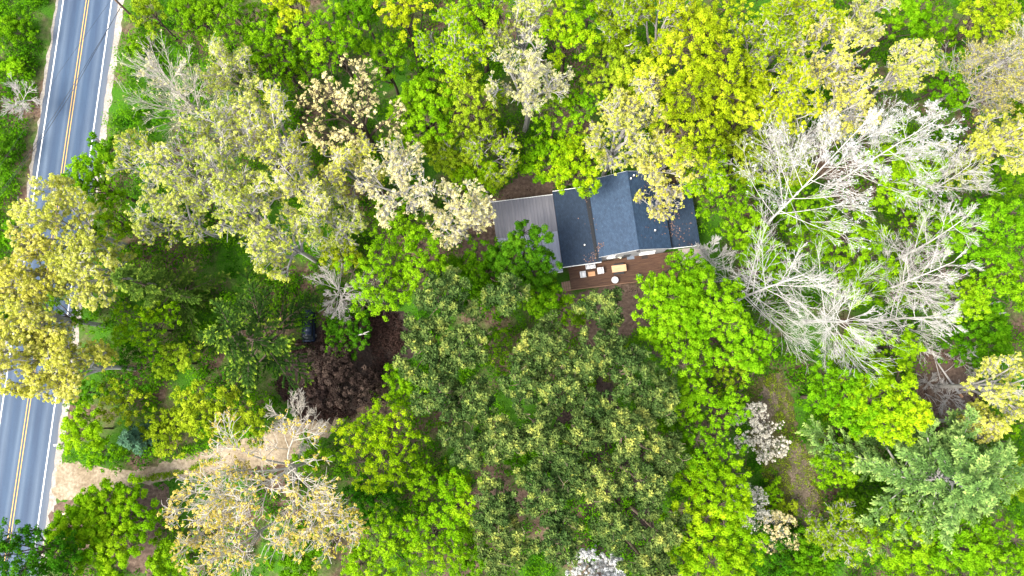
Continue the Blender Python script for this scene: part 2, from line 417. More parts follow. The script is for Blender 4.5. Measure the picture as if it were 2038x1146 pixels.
def crown_conifer(rng, r, h, tiers=12, per=6, droop=.25, up=.0, shoot=.30, nshoot=7, nl=.36, nw=.14, bottom=.06, power=.85, plume=0.0, nn=9, ragged=.5):
    """whorls of branches; each carries side shoots that are brushes of needles, with gaps between the branches"""
    W = Wood(); tr = .013 * h + .05
    W.curve([[0, 0, -.3]], [[0, 0, h]], [[rng.normal(0, .15), rng.normal(0, .15), h * .5]], tr, .02, 7)
    zt = np.repeat(np.linspace(bottom, .97, tiers), per); n = len(zt); zt = zt + rng.normal(0, .45 / tiers, n)
    zt = np.clip(zt, .03, .985)
    L = (r * (1 - zt) ** power + .25) * rng.uniform(1 - ragged, 1 + .45 * ragged, n)
    az = np.arange(n) * 2.399963 + rng.normal(0, .3, n)
    R = np.stack([np.cos(az), np.sin(az), np.zeros(n)], 1)
    P = np.stack([np.zeros(n), np.zeros(n), zt * h], 1)
    E = P + R * L[:, None] + np.array([0, 0, 1.]) * (L * (up - droop * (1 - zt) + rng.normal(0, .08, n)))[:, None]
    c = (P + E) / 2 + np.array([0, 0, 1.]) * (L * .10)[:, None] + np.cross(R, [0, 0, 1.]) * (L * rng.normal(0, .07, n))[:, None]
    f = W.curve(P, E, c, .012 * L + .02, .012, 4)
    SA, SE, SV = [], [], []                               # shoots: start, end, brightness
    vb = np.clip(.35 + .17 * rng.normal(size=n), 0, 1)
    for s in range(nshoot):
        t = .22 + .76 * (s + .5) / nshoot
        for sg in (-1, 1):
            tj = np.clip(t + rng.normal(0, .03, n), .1, 1)[:, None]
            a = P * (1 - tj) ** 2 + c * 2 * tj * (1 - tj) + E * tj * tj
            b = nrm((c - P) * (1 - tj) + (E - c) * tj); side = nrm(np.cross(b, [0, 0, 1.]))
            ln = (L * shoot * (1.25 - .85 * tj[:, 0]) + .22) * rng.uniform(.6, 1.25, n)
            d = nrm(b * .95 + side * sg * .8 + np.array([0, 0, 1.]) * (rng.normal(.0, .15, n) + plume * .25)[:, None])
            SA.append(a); SE.append(a + d * ln[:, None]); SV.append(vb + .25 * (tj[:, 0] - .4))
    tj = 1.0; SA.append(P * .06 + c * .36 + E * .58); SE.append(E + nrm(E - c) * .25); SV.append(vb + .2)
    SA = np.concatenate(SA); SE = np.concatenate(SE); SV = np.concatenate(SV)
    W.seg(SA, SE, .016, .008)
    m = len(SA); ln = np.linalg.norm(SE - SA, axis=1); k = np.maximum(4, (nn * ln / .6)).astype(int); idx = np.repeat(np.arange(m), k); q = rng.random(len(idx)) ** .8
    ax = nrm(SE - SA)[idx]; rd = rdir(rng, len(idx)); rd[:, 2] = np.abs(rd[:, 2]) * .8 - .1
    C = SA[idx] + (SE - SA)[idx] * (q * 1.05)[:, None] + rd * (.10 + plume * .22) * rng.uniform(.4, 1.2, (len(idx), 1))
    D = nrm(ax * 1.0 + rd * (.7 + plume))
    N = np.array([0, 0, .8]) + rd * .8 + .35 * rng.normal(size=C.shape)
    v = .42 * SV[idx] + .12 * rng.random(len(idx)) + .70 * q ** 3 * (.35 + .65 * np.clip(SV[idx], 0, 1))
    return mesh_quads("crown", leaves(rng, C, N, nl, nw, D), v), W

# ------------------------------------------------------------------ the setting: ground, road, gravel, meadow
def struct(o): return tag(o, kind='structure')
rg = np.random.default_rng(7)

def ragged(pts, step=.7, amp=.22):
    """closed outline with a frayed edge"""
    out = []
    for i, p in enumerate(pts):
        q = pts[(i + 1) % len(pts)]; n = max(1, int((q - p).length / step))
        for k in range(n):
            a = p.lerp(q, k / n); out.append(Vector((a.x + rg.normal(0, amp), a.y + rg.normal(0, amp), a.z)))
    return out

def ground_mat():
    m, t, b = new_mat("forest_floor")
    n1 = noise(t, 1.9, 8, .72); r1 = ramp(t, [(.30, (.035, .022, .016)), (.47, (.085, .055, .040)), (.62, (.15, .105, .075)), (.78, (.26, .20, .15))]); t.links.new(n1.outputs[0], r1.inputs[0])
    n2 = noise(t, 6.5, 8, .75); r2 = ramp(t, [(.3, (.012, .05, .004)), (.55, (.045, .13, .008)), (.8, (.12, .22, .015))]); t.links.new(n2.outputs[0], r2.inputs[0])
    n3 = noise(t, .085, 5, .62); r3 = ramp(t, [(.44, (0, 0, 0)), (.56, (1, 1, 1))]); t.links.new(n3.outputs[0], r3.inputs[0])
    t.links.new(mixc(t, r3.outputs[0], r1.outputs[0], r2.outputs[0]), b.inputs['Base Color'])
    b.inputs['Roughness'].default_value = .95; b.inputs['Specular IOR Level'].default_value = .1
    bp = t.nodes.new("ShaderNodeBump"); bp.inputs['Strength'].default_value = .8; bp.inputs['Distance'].default_value = .15
    t.links.new(n1.outputs[0], bp.inputs['Height']); t.links.new(bp.outputs[0], b.inputs['Normal'])
    return m
struct(MB().sheet([(-400, -400, 0), (400, -400, 0), (400, 400, 0), (-400, 400, 0)]).build("ground", ground_mat()))

def road_x(Y): return -63.58 + .0566 * Y
RD = Vector((.0566, 1, 0)).normalized(); RN = Vector((RD.y, -RD.x, 0))
def strip(off0, off1, z, y0=-130, y1=170, rag=0.0, wob=None):
    a, b = [], []; n = int((y1 - y0) / .8)
    for i in range(n + 1):
        Y = y0 + (y1 - y0) * i / n; c = Vector((road_x(Y), Y, z))
        j0 = rg.normal(0, rag) if rag else 0; j1 = rg.normal(0, rag) if rag else 0
        a.append(c + RN * (off0 + j0)); b.append(c + RN * (off1 + j1))
    m = MB()
    va = [m.bm.verts.new(p) for p in a]; vb = [m.bm.verts.new(p) for p in b]
    for i in range(n): m.bm.faces.new((va[i], vb[i], vb[i + 1], va[i + 1]))
    return m
gravel = speckle("gravel", [(.3, (.19, .165, .14)), (.55, (.33, .295, .26)), (.8, (.48, .44, .40))], 3.2, .95, .35, [(.35, (.72, .72, .70)), (.7, (1, 1, 1))], .4)
struct(strip(-4.5, 5.35, .004, rag=.14).build("road_shoulder", gravel))

def asphalt_mat():
    m, t, b = new_mat("asphalt")
    tc = t.nodes.new("ShaderNodeTexCoord"); mp = t.nodes.new("ShaderNodeMapping")
    mp.inputs['Rotation'].default_value = (0, 0, math.atan(.0566)); mp.inputs['Location'].default_value = (63.48, 0, 0)
    t.links.new(tc.outputs['Object'], mp.inputs[0])
    sx = t.nodes.new("ShaderNodeSeparateXYZ"); t.links.new(mp.outputs[0], sx.inputs[0])
    # worn wheel tracks: two per lane
    ab = t.nodes.new("ShaderNodeMath"); ab.operation = 'ABSOLUTE'; t.links.new(sx.outputs[0], ab.inputs[0])
    mr = t.nodes.new("ShaderNodeMapRange"); mr.inputs[2].default_value = 4.6; t.links.new(ab.outputs[0], mr.inputs[0])
    rw = ramp(t, [(.02, (.016, .038, .078)), (.17, (.050, .080, .124)), (.25, (.022, .047, .090)), (.40, (.019, .043, .086)), (.56, (.055, .084, .128)), (.66, (.028, .053, .096)), (.76, (.05, .074, .108)), (1, (.09, .10, .12))])
    t.links.new(mr.outputs[0], rw.inputs[0])
    n1 = noise(t, 22, 4, .7); r1 = ramp(t, [(.3, (.62, .62, .64)), (.7, (1.3, 1.3, 1.3))]); t.links.new(n1.outputs[0], r1.inputs[0])
    n2 = noise(t, .5, 5, .6, 'Object', (1.2, .12, 1)); r2 = ramp(t, [(.35, (.70, .74, .80)), (.65, (1.2, 1.18, 1.15))]); t.links.new(n2.outputs[0], r2.inputs[0])
    c = mixc(t, 1, mixc(t, 1, rw.outputs[0], r1.outputs[0], 'MULTIPLY'), r2.outputs[0], 'MULTIPLY')
    t.links.new(c, b.inputs['Base Color']); b.inputs['Roughness'].default_value = .8
    return m
struct(strip(-4.15, 4.45, .008, rag=.05).build("road", asphalt_mat()))
wpaint = speckle("road_paint_white", [(.28, (.38, .39, .40)), (.42, (.74, .75, .76))], 5, .7, mapscale=(1, .5, 1))
ypaint = speckle("road_paint_yellow", [(.28, (.28, .22, .12)), (.42, (.44, .27, .07))], 5, .7, mapscale=(1, .5, 1))
for a, b in ((-3.52, -3.38), (3.38, 3.52)): struct(strip(a, b, .012).build("road_edge_line", wpaint))
for a, b in ((-.24, -.12), (.12, .24)): struct(strip(a, b, .012).build("road_centre_line", ypaint))

P = lambda *l: [at(x, y, 0) for x, y in l]
def patch(name, mat, pts, z, amp=.25):
    m = MB(); vs = [m.bm.verts.new((p.x, p.y, z)) for p in ragged(pts, .6, amp)]
    f = m.bm.faces.new(vs); bmesh.ops.triangulate(m.bm, faces=[f])
    return struct(m.build(name, mat))
drive_pts = P((101, 985), (112, 924), (140, 918), (190, 930), (260, 934), (330, 922), (410, 895), (480, 872), (560, 850), (640, 800), (700, 745), (760, 690), (810, 650), (835, 690), (790, 730), (720, 800), (650, 870), (560, 925), (450, 935), (380, 950), (300, 965), (220, 972), (165, 985), (120, 1000))
drive_m = speckle("driveway_gravel", [(.3, (.15, .115, .078)), (.55, (.30, .245, .175)), (.8, (.43, .36, .275))], 2.6, .95, .30, [(.33, (.62, .58, .52)), (.65, (1, 1, 1))], .4)
patch("driveway", drive_m, drive_pts, .016, .18)
# the driveway's far end lies under brown leaves
litter = speckle("leaf_litter", [(.28, (.012, .008, .007)), (.5, (.030, .020, .017)), (.68, (.060, .042, .034)), (.82, (.12, .09, .07))], 3.4, .95, bump=.6)
bramble_pts = P((545, 770), (575, 690), (640, 640), (760, 600), (835, 640), (830, 700), (770, 750), (700, 830), (610, 840))
patch("leaf_covered_ground", litter, bramble_pts, .024, .35)
soil = speckle("bare_soil", [(.3, (.050, .032, .023)), (.5, (.10, .066, .048)), (.75, (.19, .135, .10))], 2.2, .95, bump=.5)
yard_pts = P((915, 480), (940, 420), (1000, 380), (1040, 330), (1090, 335), (1110, 390), (985, 415), (985, 560), (930, 540))
patch("yard_soil", soil, yard_pts, .020, .4)
front_pts = P((1100, 585), (1250, 565), (1300, 560), (1290, 640), (1200, 700), (1110, 650))
pine_pts = P((1130, 700), (1200, 690), (1230, 800), (1290, 900), (1310, 1140), (1180, 1150), (1150, 950), (1100, 850))
patch("pine_floor", litter, pine_pts, .026, .3)
patch("front_soil", soil, front_pts, .020, .4)
meadow_pts = P((1478, 790), (1505, 745), (1550, 735), (1575, 800), (1590, 870), (1625, 930), (1640, 1010), (1600, 1060), (1540, 1010), (1500, 900))
def meadow_mat():
    m, t, b = new_mat("dry_grass")
    n1 = noise(t, 4.5, 8, .8); r1 = ramp(t, [(.32, (.020, .025, .007)), (.46, (.052, .058, .015)), (.58, (.09, .078, .030)), (.72, (.18, .14, .085))]); t.links.new(n1.outputs[0], r1.inputs[0])
    n2 = noise(t, 6.0, 8, .8); r2 = ramp(t, [(.34, (.045, .032, .024)), (.5, (.13, .092, .072)), (.68, (.32, .25, .22))]); t.links.new(n2.outputs[0], r2.inputs[0])
    n3 = noise(t, .38, 6, .75); r3 = ramp(t, [(.50, (0, 0, 0)), (.62, (1, 1, 1))]); t.links.new(n3.outputs[0], r3.inputs[0])
    t.links.new(mixc(t, r3.outputs[0], r1.outputs[0], r2.outputs[0]), b.inputs['Base Color']); b.inputs['Roughness'].default_value = .95; b.inputs['Specular IOR Level'].default_value = .1
    bp = t.nodes.new("ShaderNodeBump"); bp.inputs['Strength'].default_value = .9; bp.inputs['Distance'].default_value = .12
    t.links.new(n1.outputs[0], bp.inputs['Height']); t.links.new(bp.outputs[0], b.inputs['Normal'])
    return m
mead_m = meadow_mat()
patch("meadow", mead_m, meadow_pts, .020, .28)
pathm = speckle("worn_earth", [(.3, (.050, .040, .026)), (.5, (.11, .088, .062)), (.7, (.23, .185, .15))], 4.5, .95, .6, [(.35, (.6, .62, .55)), (.65, (1.1, 1.05, 1.05))], .6)
patch("worn_path", pathm, P((1560, 905), (1580, 880), (1602, 900), (1612, 960), (1628, 1010), (1606, 1060), (1572, 1080), (1580, 1010), (1572, 950)), .030, .35)
patch("worn_path", pathm, P((1500, 800), (1520, 770), (1545, 780), (1540, 830), (1510, 860), (1490, 840)), .030, .3)
clear_pts = P((1830, 700), (1900, 690), (1930, 740), (1960, 830), (1880, 840), (1800, 810))
patch("clearing_soil", soil, clear_pts, .020, .4)
verge_pts = P((105, 1000), (170, 985), (330, 965), (345, 1020), (300, 1146), (100, 1090))
patch("litter_strip", soil, verge_pts, .012, .4)

# ------------------------------------------------------------------ house, carport, deck
HR = radians(7.2); HO = at(1191, 513, 3.0); HO.z = 0
def hp(x, y, z=0): return Vector((HO.x + x * cos(HR) - y * sin(HR), HO.y + x * sin(HR) + y * cos(HR), z))
def shingle_mat(name="shingles", k=1.0):
    m, t, b = new_mat(name)
    tc = t.nodes.new("ShaderNodeTexCoord")
    mp = t.nodes.new("ShaderNodeMapping"); mp.inputs['Rotation'].default_value = (0, 0, radians(90)); t.links.new(tc.outputs['Object'], mp.inputs[0])
    br = t.nodes.new("ShaderNodeTexBrick"); br.offset = .5
    br.inputs['Color1'].default_value = (.014 * k, .034 * k, .070 * k, 1); br.inputs['Color2'].default_value = (.024 * k, .050 * k, .094 * k, 1); br.inputs['Mortar'].default_value = (.011 * k, .022 * k, .042 * k, 1)
    br.inputs['Scale'].default_value = 1; br.inputs['Mortar Size'].default_value = .012; br.inputs['Brick Width'].default_value = .33; br.inputs['Row Height'].default_value = .15
    t.links.new(mp.outputs[0], br.inputs['Vector'])
    n = noise(t, 2.2, 6, .75); r = ramp(t, [(.3, (.70, .72, .74)), (.7, (1.3, 1.28, 1.25))]); t.links.new(n.outputs[0], r.inputs[0])
    t.links.new(mixc(t, 1, br.outputs[0], r.outputs[0], 'MULTIPLY'), b.inputs['Base Color']); b.inputs['Roughness'].default_value = .75
    b.inputs['Specular IOR Level'].default_value = .35
    return m
SH = shingle_mat()
SHL = shingle_mat("shingles_darker", .66)  # same shingle colours scaled darker, for the two low roofs
siding = speckle("siding", [(.3, (.34, .35, .37)), (.7, (.46, .47, .49))], 1.2, .6, mapscale=(.3, .3, 9))
whitep = plain("white_paint", (.74, .74, .72), .5, .06)
dark = plain("dark_metal", (.035, .036, .04), .45)
glassm, _t, _b = new_mat("window_glass"); _b.inputs['Base Color'].default_value = (.012, .016, .02, 1); _b.inputs['Roughness'].default_value = .12; _b.inputs['Specular IOR Level'].default_value = .3

house = empty("house", HO, HR)
tag(house, "single storey grey house with dark blue shingle roofs among the trees", "house")
RZ, EZ = 5.65, 3.5                                # ridge and eave heights of the main roof
RX, MX, MY = 4.9, 9.6, 10.4
def slab(pts, th=-.14): return MB().poly(pts, (0, 0, th))
main = MB()
main.poly([(0, 0, EZ), (RX, 0, RZ), (RX, MY, RZ), (0, MY, EZ)], (0, 0, -.14)); main.poly([(RX + .004, 0, RZ), (MX, 0, EZ), (MX, MY, EZ), (RX + .004, MY, RZ)], (0, 0, -.14))
mr = main.build("roof", SH, house); mr["label"] = "tall gabled main roof of dark blue shingles"
MB().poly([(RX - .16, -.01, RZ - .045), (RX, -.01, RZ + .022), (RX, MY + .01, RZ + .022), (RX - .16, MY + .01, RZ - .045)], (0, 0, .02)).poly([(RX + .002, -.01, RZ + .022), (RX + .16, -.01, RZ - .045), (RX + .16, MY + .01, RZ - .045), (RX + .002, MY + .01, RZ + .022)], (0, 0, .02)).build("ridge_cap", SH, mr)
for y in (-.045, MY + .004):
    fz = MB(); fz.poly([(0, y, EZ - .17), (RX, y, RZ - .17), (RX, y, RZ + .012), (0, y, EZ + .012)], (0, .04, 0)); fz.poly([(RX, y, RZ - .17), (MX, y, EZ - .17), (MX, y, EZ + .012), (RX, y, RZ + .012)], (0, .04, 0)); bmesh.ops.remove_doubles(fz.bm, verts=fz.bm.verts, dist=1e-4)
    fz.build("fascia", siding, mr)
wl = MB().poly([(.45, .06, 0), (9.15, .06, 0), (9.15, .06, 3.42), (RX, .06, 5.38), (.45, .06, 3.42)], (0, MY - .12, 0)); wl.build("wall", siding, house)
lw = slab([(-4.75, -.55, 2.42), (.43, -.55, 2.86), (.43, 9.75, 2.86), (-4.75, 9.75, 2.42)], -.12).build("roof", SHL, house); lw["label"] = "low sloping roof between the main roof and the carport"
MB().box(-4.5, -.2, 0, .44, 9.5, 2.28).build("wall", siding, house)
rr = slab([(9.17, .10, 2.85), (13.7, .10, 2.48), (13.7, 8.7, 2.48), (9.17, 8.7, 2.85)], -.12).build("roof", SHL, house); rr["label"] = "low darker roof on the side by the white bare trees"
MB().box(9.16, .45, 0, 13.4, 8.4, 2.34).build("wall", siding, house)
shade_m = plain("eave_shade", (.010, .012, .016), .5)  # near-black colour that stands for the shade along the main eaves
MB().poly([(-.34, -.4, 2.80), (-.02, -.4, 2.828), (-.02, 9.6, 2.828), (-.62, 9.6, 2.776)], (0, 0, .03)).build("flashing_and_shade", shade_m, lw)  # dark strip laid as the main eave's shade on the carport-side roof
MB().poly([(9.62, .2, 2.828), (9.95, .2, 2.80), (9.95, 8.6, 2.80), (9.62, 8.6, 2.828)], (0, 0, .03)).build("flashing_and_shade", shade_m, rr)  # matching painted shade strip on the opposite low roof
def gutter(x0, x1, y, za, zb):
    return MB().poly([(x0, y, za - .10), (x1, y, zb - .10), (x1, y, zb + .03), (x0, y, za + .03)], (0, .075, 0)).build("gutter", whitep, house)
gutter(-4.75, .30, -.63, 2.42, 2.86); gutter(-4.75, .28, 9.76, 2.42, 2.86); gutter(9.4, 13.7, .02, 2.84, 2.48)
def window(x0, x1, z0, z1):
    f = MB().box(x0, -.015, z0, x1, .058, z0 + .09).box(x0, -.015, z1 - .09, x1, .058, z1).box(x0, -.015, z0 + .09, x0 + .09, .058, z1 - .09).box(x1 - .09, -.015, z0 + .09, x1, .058, z1 - .09).box((x0 + x1) / 2 - .04, -.013, z0 + .09, (x0 + x1) / 2 + .04, .057, z1 - .09).build("window", whitep, house)
    MB().box(x0 - .06, -.15, z0 - .05, x1 + .06, .055, z0 - .004).build("sill", whitep, f)
    MB().box(x0 + .09, .03, z0 + .09, x1 - .09, .056, z1 - .09).build("pane", glassm, f)
window(5.7, 7.7, 1.55, 2.75); window(1.3, 2.3, 2.1, 2.9)
dr = MB().box(3.5, .0, .55, 4.45, .058, 2.6).build("door", plain("door_paint", (.10, .11, .12), .5), house)
MB().box(3.6, -.06, 1.5, 3.66, -.002, 1.62).build("handle", dark, dr)
MB().box(RX - .2, -.2, 5.0, RX + .2, -.05, 5.28, .02).build("gable_vent", dark, house)
def vent(px, py, z):
    g = at(px, py, z); l = Vector((g.x - HO.x, g.y - HO.y, 0)); l.rotate(Matrix.Rotation(-HR, 3, 'Z'))
    v = MB().lathe([(.06, -.15), (.06, .30), (.11, .31), (.11, .36), (.03, .40)], 12, (l.x, l.y, z)).build("vent_pipe", whitep, house)
    MB().lathe([(.17, .0), (.15, .05), (.065, .09)], 12, (l.x, l.y, z - .03)).build("flashing_and_shade", dark, v)
vent(1163, 488, 2.78); vent(1303, 459, 4.45); vent(1255, 356, 5.5); vent(1261, 350, 5.5)
MB().box(11.9, .47 - .08, .0, 12.8, .447, 2.1).build("door", plain("side_door", (.35, .33, .31), .5), house)

def ribbed(name, x0, x1, y0, y1, z0, z1, mat, parent, pitch=.42):
    """metal sheet with standing ribs running along y; z0 at y0, z1 at y1"""
    m = MB(); prof = []; x = x0
    while x < x1 - 1e-3:
        for dx, dz in ((0, 0), (pitch * .55, 0), (pitch * .62, .05), (pitch * .90, .05), (pitch * .98, 0)):
            if x + dx < x1: prof.append((x + dx, dz))
        x += pitch
    prof.append((x1, 0))
    for (xa, da), (xb, db) in zip(prof, prof[1:]):
        m.sheet([(xa, y0, z0 + da), (xb, y0, z0 + db), (xb, y1, z1 + db), (xa, y1, z1 + da)])
    bmesh.ops.remove_doubles(m.bm, verts=m.bm.verts, dist=1e-4)
    r = bmesh.ops.extrude_face_region(m.bm, geom=list(m.bm.faces))
    for v in r['geom']:
        if isinstance(v, bmesh.types.BMVert): v.co.z -= .02
    return m.build(name, mat, parent)
def metal_mat(name, a, b_):
    m, t, b = new_mat(name)
    n = noise(t, .8, 6, .7, 'Object', (2.5, .35, 1)); r = ramp(t, [(.3, a), (.7, b_)]); t.links.new(n.outputs[0], r.inputs[0])
    t.links.new(r.outputs[0], b.inputs['Base Color']); b.inputs['Metallic'].default_value = .25; b.inputs['Roughness'].default_value = .5
    return m
carport = empty("carport", HO, HR)
tag(carport, "open carport with ribbed grey metal roof on the end of the house", "carport")
ribbed("roof_sheet", -13.0, -4.80, 4.35, 9.3, 2.42, 2.52, metal_mat("metal_roof", (.115, .115, .135), (.175, .17, .19)), carport)
lo = ribbed("roof_sheet", -12.9, -4.80, -1.1, 4.55, 2.26, 2.37, metal_mat("metal_roof_pale", (.20, .21, .26), (.29, .30, .35)), carport); lo["label"] = "paler lower metal roof sheet"
MB().box(-13.05, 9.30, 2.36, -4.8, 9.37, 2.56).build("trim", whitep, carport)
MB().box(-13.0, -1.18, 2.14, -4.8, -1.1, 2.30).build("trim", whitep, carport)
for x in (-12.7, -8.9, -5.0):
    for y, zt in ((-.9, 2.1), (4.2, 2.2), (9.0, 2.36)): MB().box(x - .06, y - .06, 0, x + .06, y + .06, zt).build("post", plain("post_wood", (.2, .15, .11)), carport)
    MB().box(x - .05, -1.05, 2.12 if x > -20 else 0, x + .05, 9.2, 2.235).build("beam", bpy.data.materials["post_wood"], carport)

def wood_mat(name, a, b_, c, rot=0.0, sc_=(.35, 7, 1)):
    m, t, b = new_mat(name)
    n = noise(t, 1.6, 7, .75, 'Object', sc_); r = ramp(t, [(.3, a), (.5, b_), (.72, c)]); t.links.new(n.outputs[0], r.inputs[0])
    t.links.new(r.outputs[0], b.inputs['Base Color']); b.inputs['Roughness'].default_value = .8
    return m
deckw = wood_mat("deck_boards", (.024, .011, .007), (.072, .033, .017), (.17, .09, .052))
deck = empty("deck", HO, HR)
tag(deck, "weathered brown plank deck along the front wall of the house", "deck")
bm_ = MB(); y = -3.42
while y < -.02:
    x = -3.85
    while x < 11.2:
        x2 = min(11.2, x + rg.uniform(2.4, 4.6)); jz = rg.uniform(-.004, .004)
        yt = min(y + .135, -.0)
        if not (x < .3 and y > -.25): bm_.box(x, y, .50 + jz, x2 - .006, yt, .54 + jz)
        x = x2
    y += .14
bm_.build("boards", deckw, deck)
MB().box(-3.85, -3.50, .28, 11.2, -3.43, .56).build("edge_board", wood_mat("edge_wood", (.16, .08, .045), (.25, .14, .085), (.34, .21, .14)), deck)
MB().box(-3.8, -3.40, .30, 11.15, -3.36, .49).box(-3.8, -1.8, .30, 11.15, -1.74, .49).build("joist", deckw, deck)
for x in (-3.6, -.4, 2.8, 6.0, 9.2, 11.0): MB().box(x, -3.34, 0, x + .1, -3.24, .30).build("post", deckw, deck)
for i, z in enumerate((.42, .30, .18, .07)):
    MB().box(-4.14 - i * .29, -3.46, z - .04, -3.88 - i * .29, -2.2, z).build("step", wood_mat("step_wood_%d" % 0, (.14, .085, .055), (.24, .15, .10), (.36, .25, .18)) if i == 0 else bpy.data.materials["step_wood_0"], deck)
MB().box(-5.05, -3.53, 0, -3.87, -3.47, .22).build("edge_board", bpy.data.materials["edge_wood"], deck)
DZ = .545
concrete = speckle("concrete", [(.3, (.30, .25, .23)), (.7, (.46, .40, .37))], 2, .9)
patch("patio_slab", concrete, [hp(11.3, -1.9), hp(14.6, -1.9), hp(14.6, .3), hp(11.3, .3)], .05, .02)

# ------------------------------------------------------------------ things on the deck
cush = plain("white_cushion", (.78, .78, .80), .9, .05); cush2 = plain("grey_cushion", (.42, .43, .46), .9)
teak = wood_mat("table_wood", (.44, .25, .14), (.58, .36, .20), (.70, .48, .30), sc_=(.6, 9, 1))
teak2 = wood_mat("orange_wood", (.46, .22, .10), (.58, .30, .15), (.66, .38, .20), sc_=(.6, 9, 1))
def place(px, py, z, name, label, cat, rz=0.0, group=None):
    p = at(px, py, z); return tag(empty(name, (p.x, p.y, DZ), HR + rz), label, cat, group)
def sofa(e, wd, n, pillows=0):
    d = .82
    f = MB()
    for sx in (-1, 1):
        for sy in (-1, 1): f.box(sx * (wd / 2 - .08) - .03, sy * (d / 2 - .07) - .03, 0, sx * (wd / 2 - .08) + .03, sy * (d / 2 - .07) + .03, .2)
    f.box(-wd / 2 + .03, -d / 2 + .03, .2, wd / 2 - .03, d / 2 - .03, .27); f.build("frame", whitep, e)
    for i in range(n):
        x0 = -wd / 2 + .1 + (wd - .2) * i / n
        MB().box(x0 + .01, -d / 2 + .02, .272, x0 + (wd - .2) / n - .01, d / 2 - .16, .43, .04).build("seat", cush, e, True)
    MB().box(-wd / 2, d / 2 - .15, .272, wd / 2, d / 2, .78, .04).build("backrest", cush, e, True)
    for sx in (-1, 1): MB().box(sx * wd / 2 - (.09 if sx > 0 else 0), -d / 2, .272, sx * wd / 2 + (0 if sx > 0 else .09), d / 2 - .155, .58, .03).build("armrest", cush, e, True)
    for i in range(pillows):
        x = -.3 + .42 * i
        m = MB().box(-.17, -.06, -.15, .17, .06, .15, .05); bmesh.ops.transform(m.bm, matrix=Matrix.Translation((x, d / 2 - .26, .58)) @ Matrix.Rotation(radians(28), 4, 'X'), verts=m.bm.verts); m.build("pillow", cush2, e, True)
e = place(1175, 529, .9, "loveseat", "white two-seat sofa with grey pillows against the house wall", "sofa"); sofa(e, 1.32, 2, 2)
e = place(1160.5, 546, .9, "armchair", "white armchair beside the steps end of the small wooden table", "armchair", radians(90), "white deck armchairs"); sofa(e, .84, 1)
e = place(1195, 538.5, .9, "armchair", "white armchair between the small wooden table and the dining table", "armchair", radians(-90), "white deck armchairs"); sofa(e, .86, 1)
def table(e, wd, d, h, mat, leg, slats=1):
    t = MB(); s = d / slats
    for i in range(slats): t.box(-wd / 2, -d / 2 + i * s + (.004 if i else 0), h - .05, wd / 2, -d / 2 + (i + 1) * s - .004, h)
    t.build("tabletop", mat, e)
    for sx in (-1, 1):
        for sy in (-1, 1):
            x, y = sx * (wd / 2 - .1), sy * (d / 2 - .1); MB().box(x - .035, y - .035, 0, x + .035, y + .035, h - .052).build("leg", leg, e)
e = place(1177.5, 545, .9, "coffee_table", "low orange wood coffee table between two white armchairs", "table"); table(e, .92, .60, .42, teak2, dark, 5)
e = place(1232, 534, 1.25, "dining_table", "light wooden dining table with dark benches under its edges", "table"); table(e, 1.95, .92, .75, teak, dark, 6)
for s, lab in ((1, "dark bench tucked under the house side of the dining table"), (-1, "dark bench tucked under the garden side of the dining table")):
    p = at(1232, 534, 1.25); q = Vector((p.x, p.y, DZ)) + Matrix.Rotation(HR, 3, 'Z') @ Vector((0.05 * s, s * .55, 0))
    b_ = tag(empty("bench", q, HR), lab, "bench", "dining benches")
    MB().box(-.7, -.17, .40, .7, .17, .45, .01).build("seat", dark, b_)
    for x in (-.6, .6): MB().box(x - .03, -.15, 0, x + .03, .15, .398).build("leg", dark, b_)
e = place(1224, 557, 1.0, "fire_bowl", "round white bowl-topped table near the deck edge", "bowl")
MB().lathe([(.22, 0), (.24, .05), (.12, .12), (.12, .3), (.40, .42), (.46, .47), (.46, .50)], 28).build("bowl", whitep, e, True)
MB().lathe([(.44, .502), (.43, .52), (.40, .515), (.06, .512), (.05, .56), (.01, .57)], 28).build("lid", plain("bowl_lid", (.66, .66, .68), .5, .05), e, True)
def chair(e, seatm, frame):
    MB().box(-.27, -.27, .38, .27, .27, .46, .02).build("seat", seatm, e, True)
    m = MB().box(-.27, .25, .47, .27, .31, .92, .02); m.build("backrest", frame, e, True)
    for sx in (-1, 1):
        MB().box(sx * .27 - .025, -.27, .60, sx * .27 + .025, .245, .64).build("armrest", frame, e)
        for y in (-.24, .24): MB().box(sx * .25 - .022, y - .022, 0, sx * .25 + .022, y + .022, .378).build("leg", frame, e)
e = place(1234, 510, .95, "patio_chair", "dark patio chair with a cream cloth over it by the wall", "chair", radians(-30), "dark deck chairs"); chair(e, plain("cream_cloth", (.72, .68, .52), .9), dark)
e = place(1272, 549, .95, "patio_chair", "dark patio chair with blue grey seat half under the lime tree", "chair", radians(160), "dark deck chairs"); chair(e, plain("blue_grey_cloth", (.22, .29, .36), .8), dark)
p = at(1255, 512, .56); tag(MB().box(-.5, -.28, 0, .5, .28, .018, .006).build("doormat", speckle("mat_fibre", [(.3, (.12, .15, .19)), (.7, (.19, .22, .27))], 30, .95)), "blue grey doormat lying by the wall of the house", "mat", "deck mats").location = (p.x, p.y, DZ)
p = at(1283, 511, .56); tag(MB().box(-.42, -.25, 0, .42, .25, .018, .006).build("doormat", speckle("mat_dark", [(.3, (.03, .022, .02)), (.7, (.06, .045, .04))], 30, .95)), "dark brown doormat under the white framed window", "mat", "deck mats").location = (p.x, p.y, DZ)
for n in ("doormat", "doormat.001"): bpy.data.objects[n].rotation_euler = (0, 0, HR)

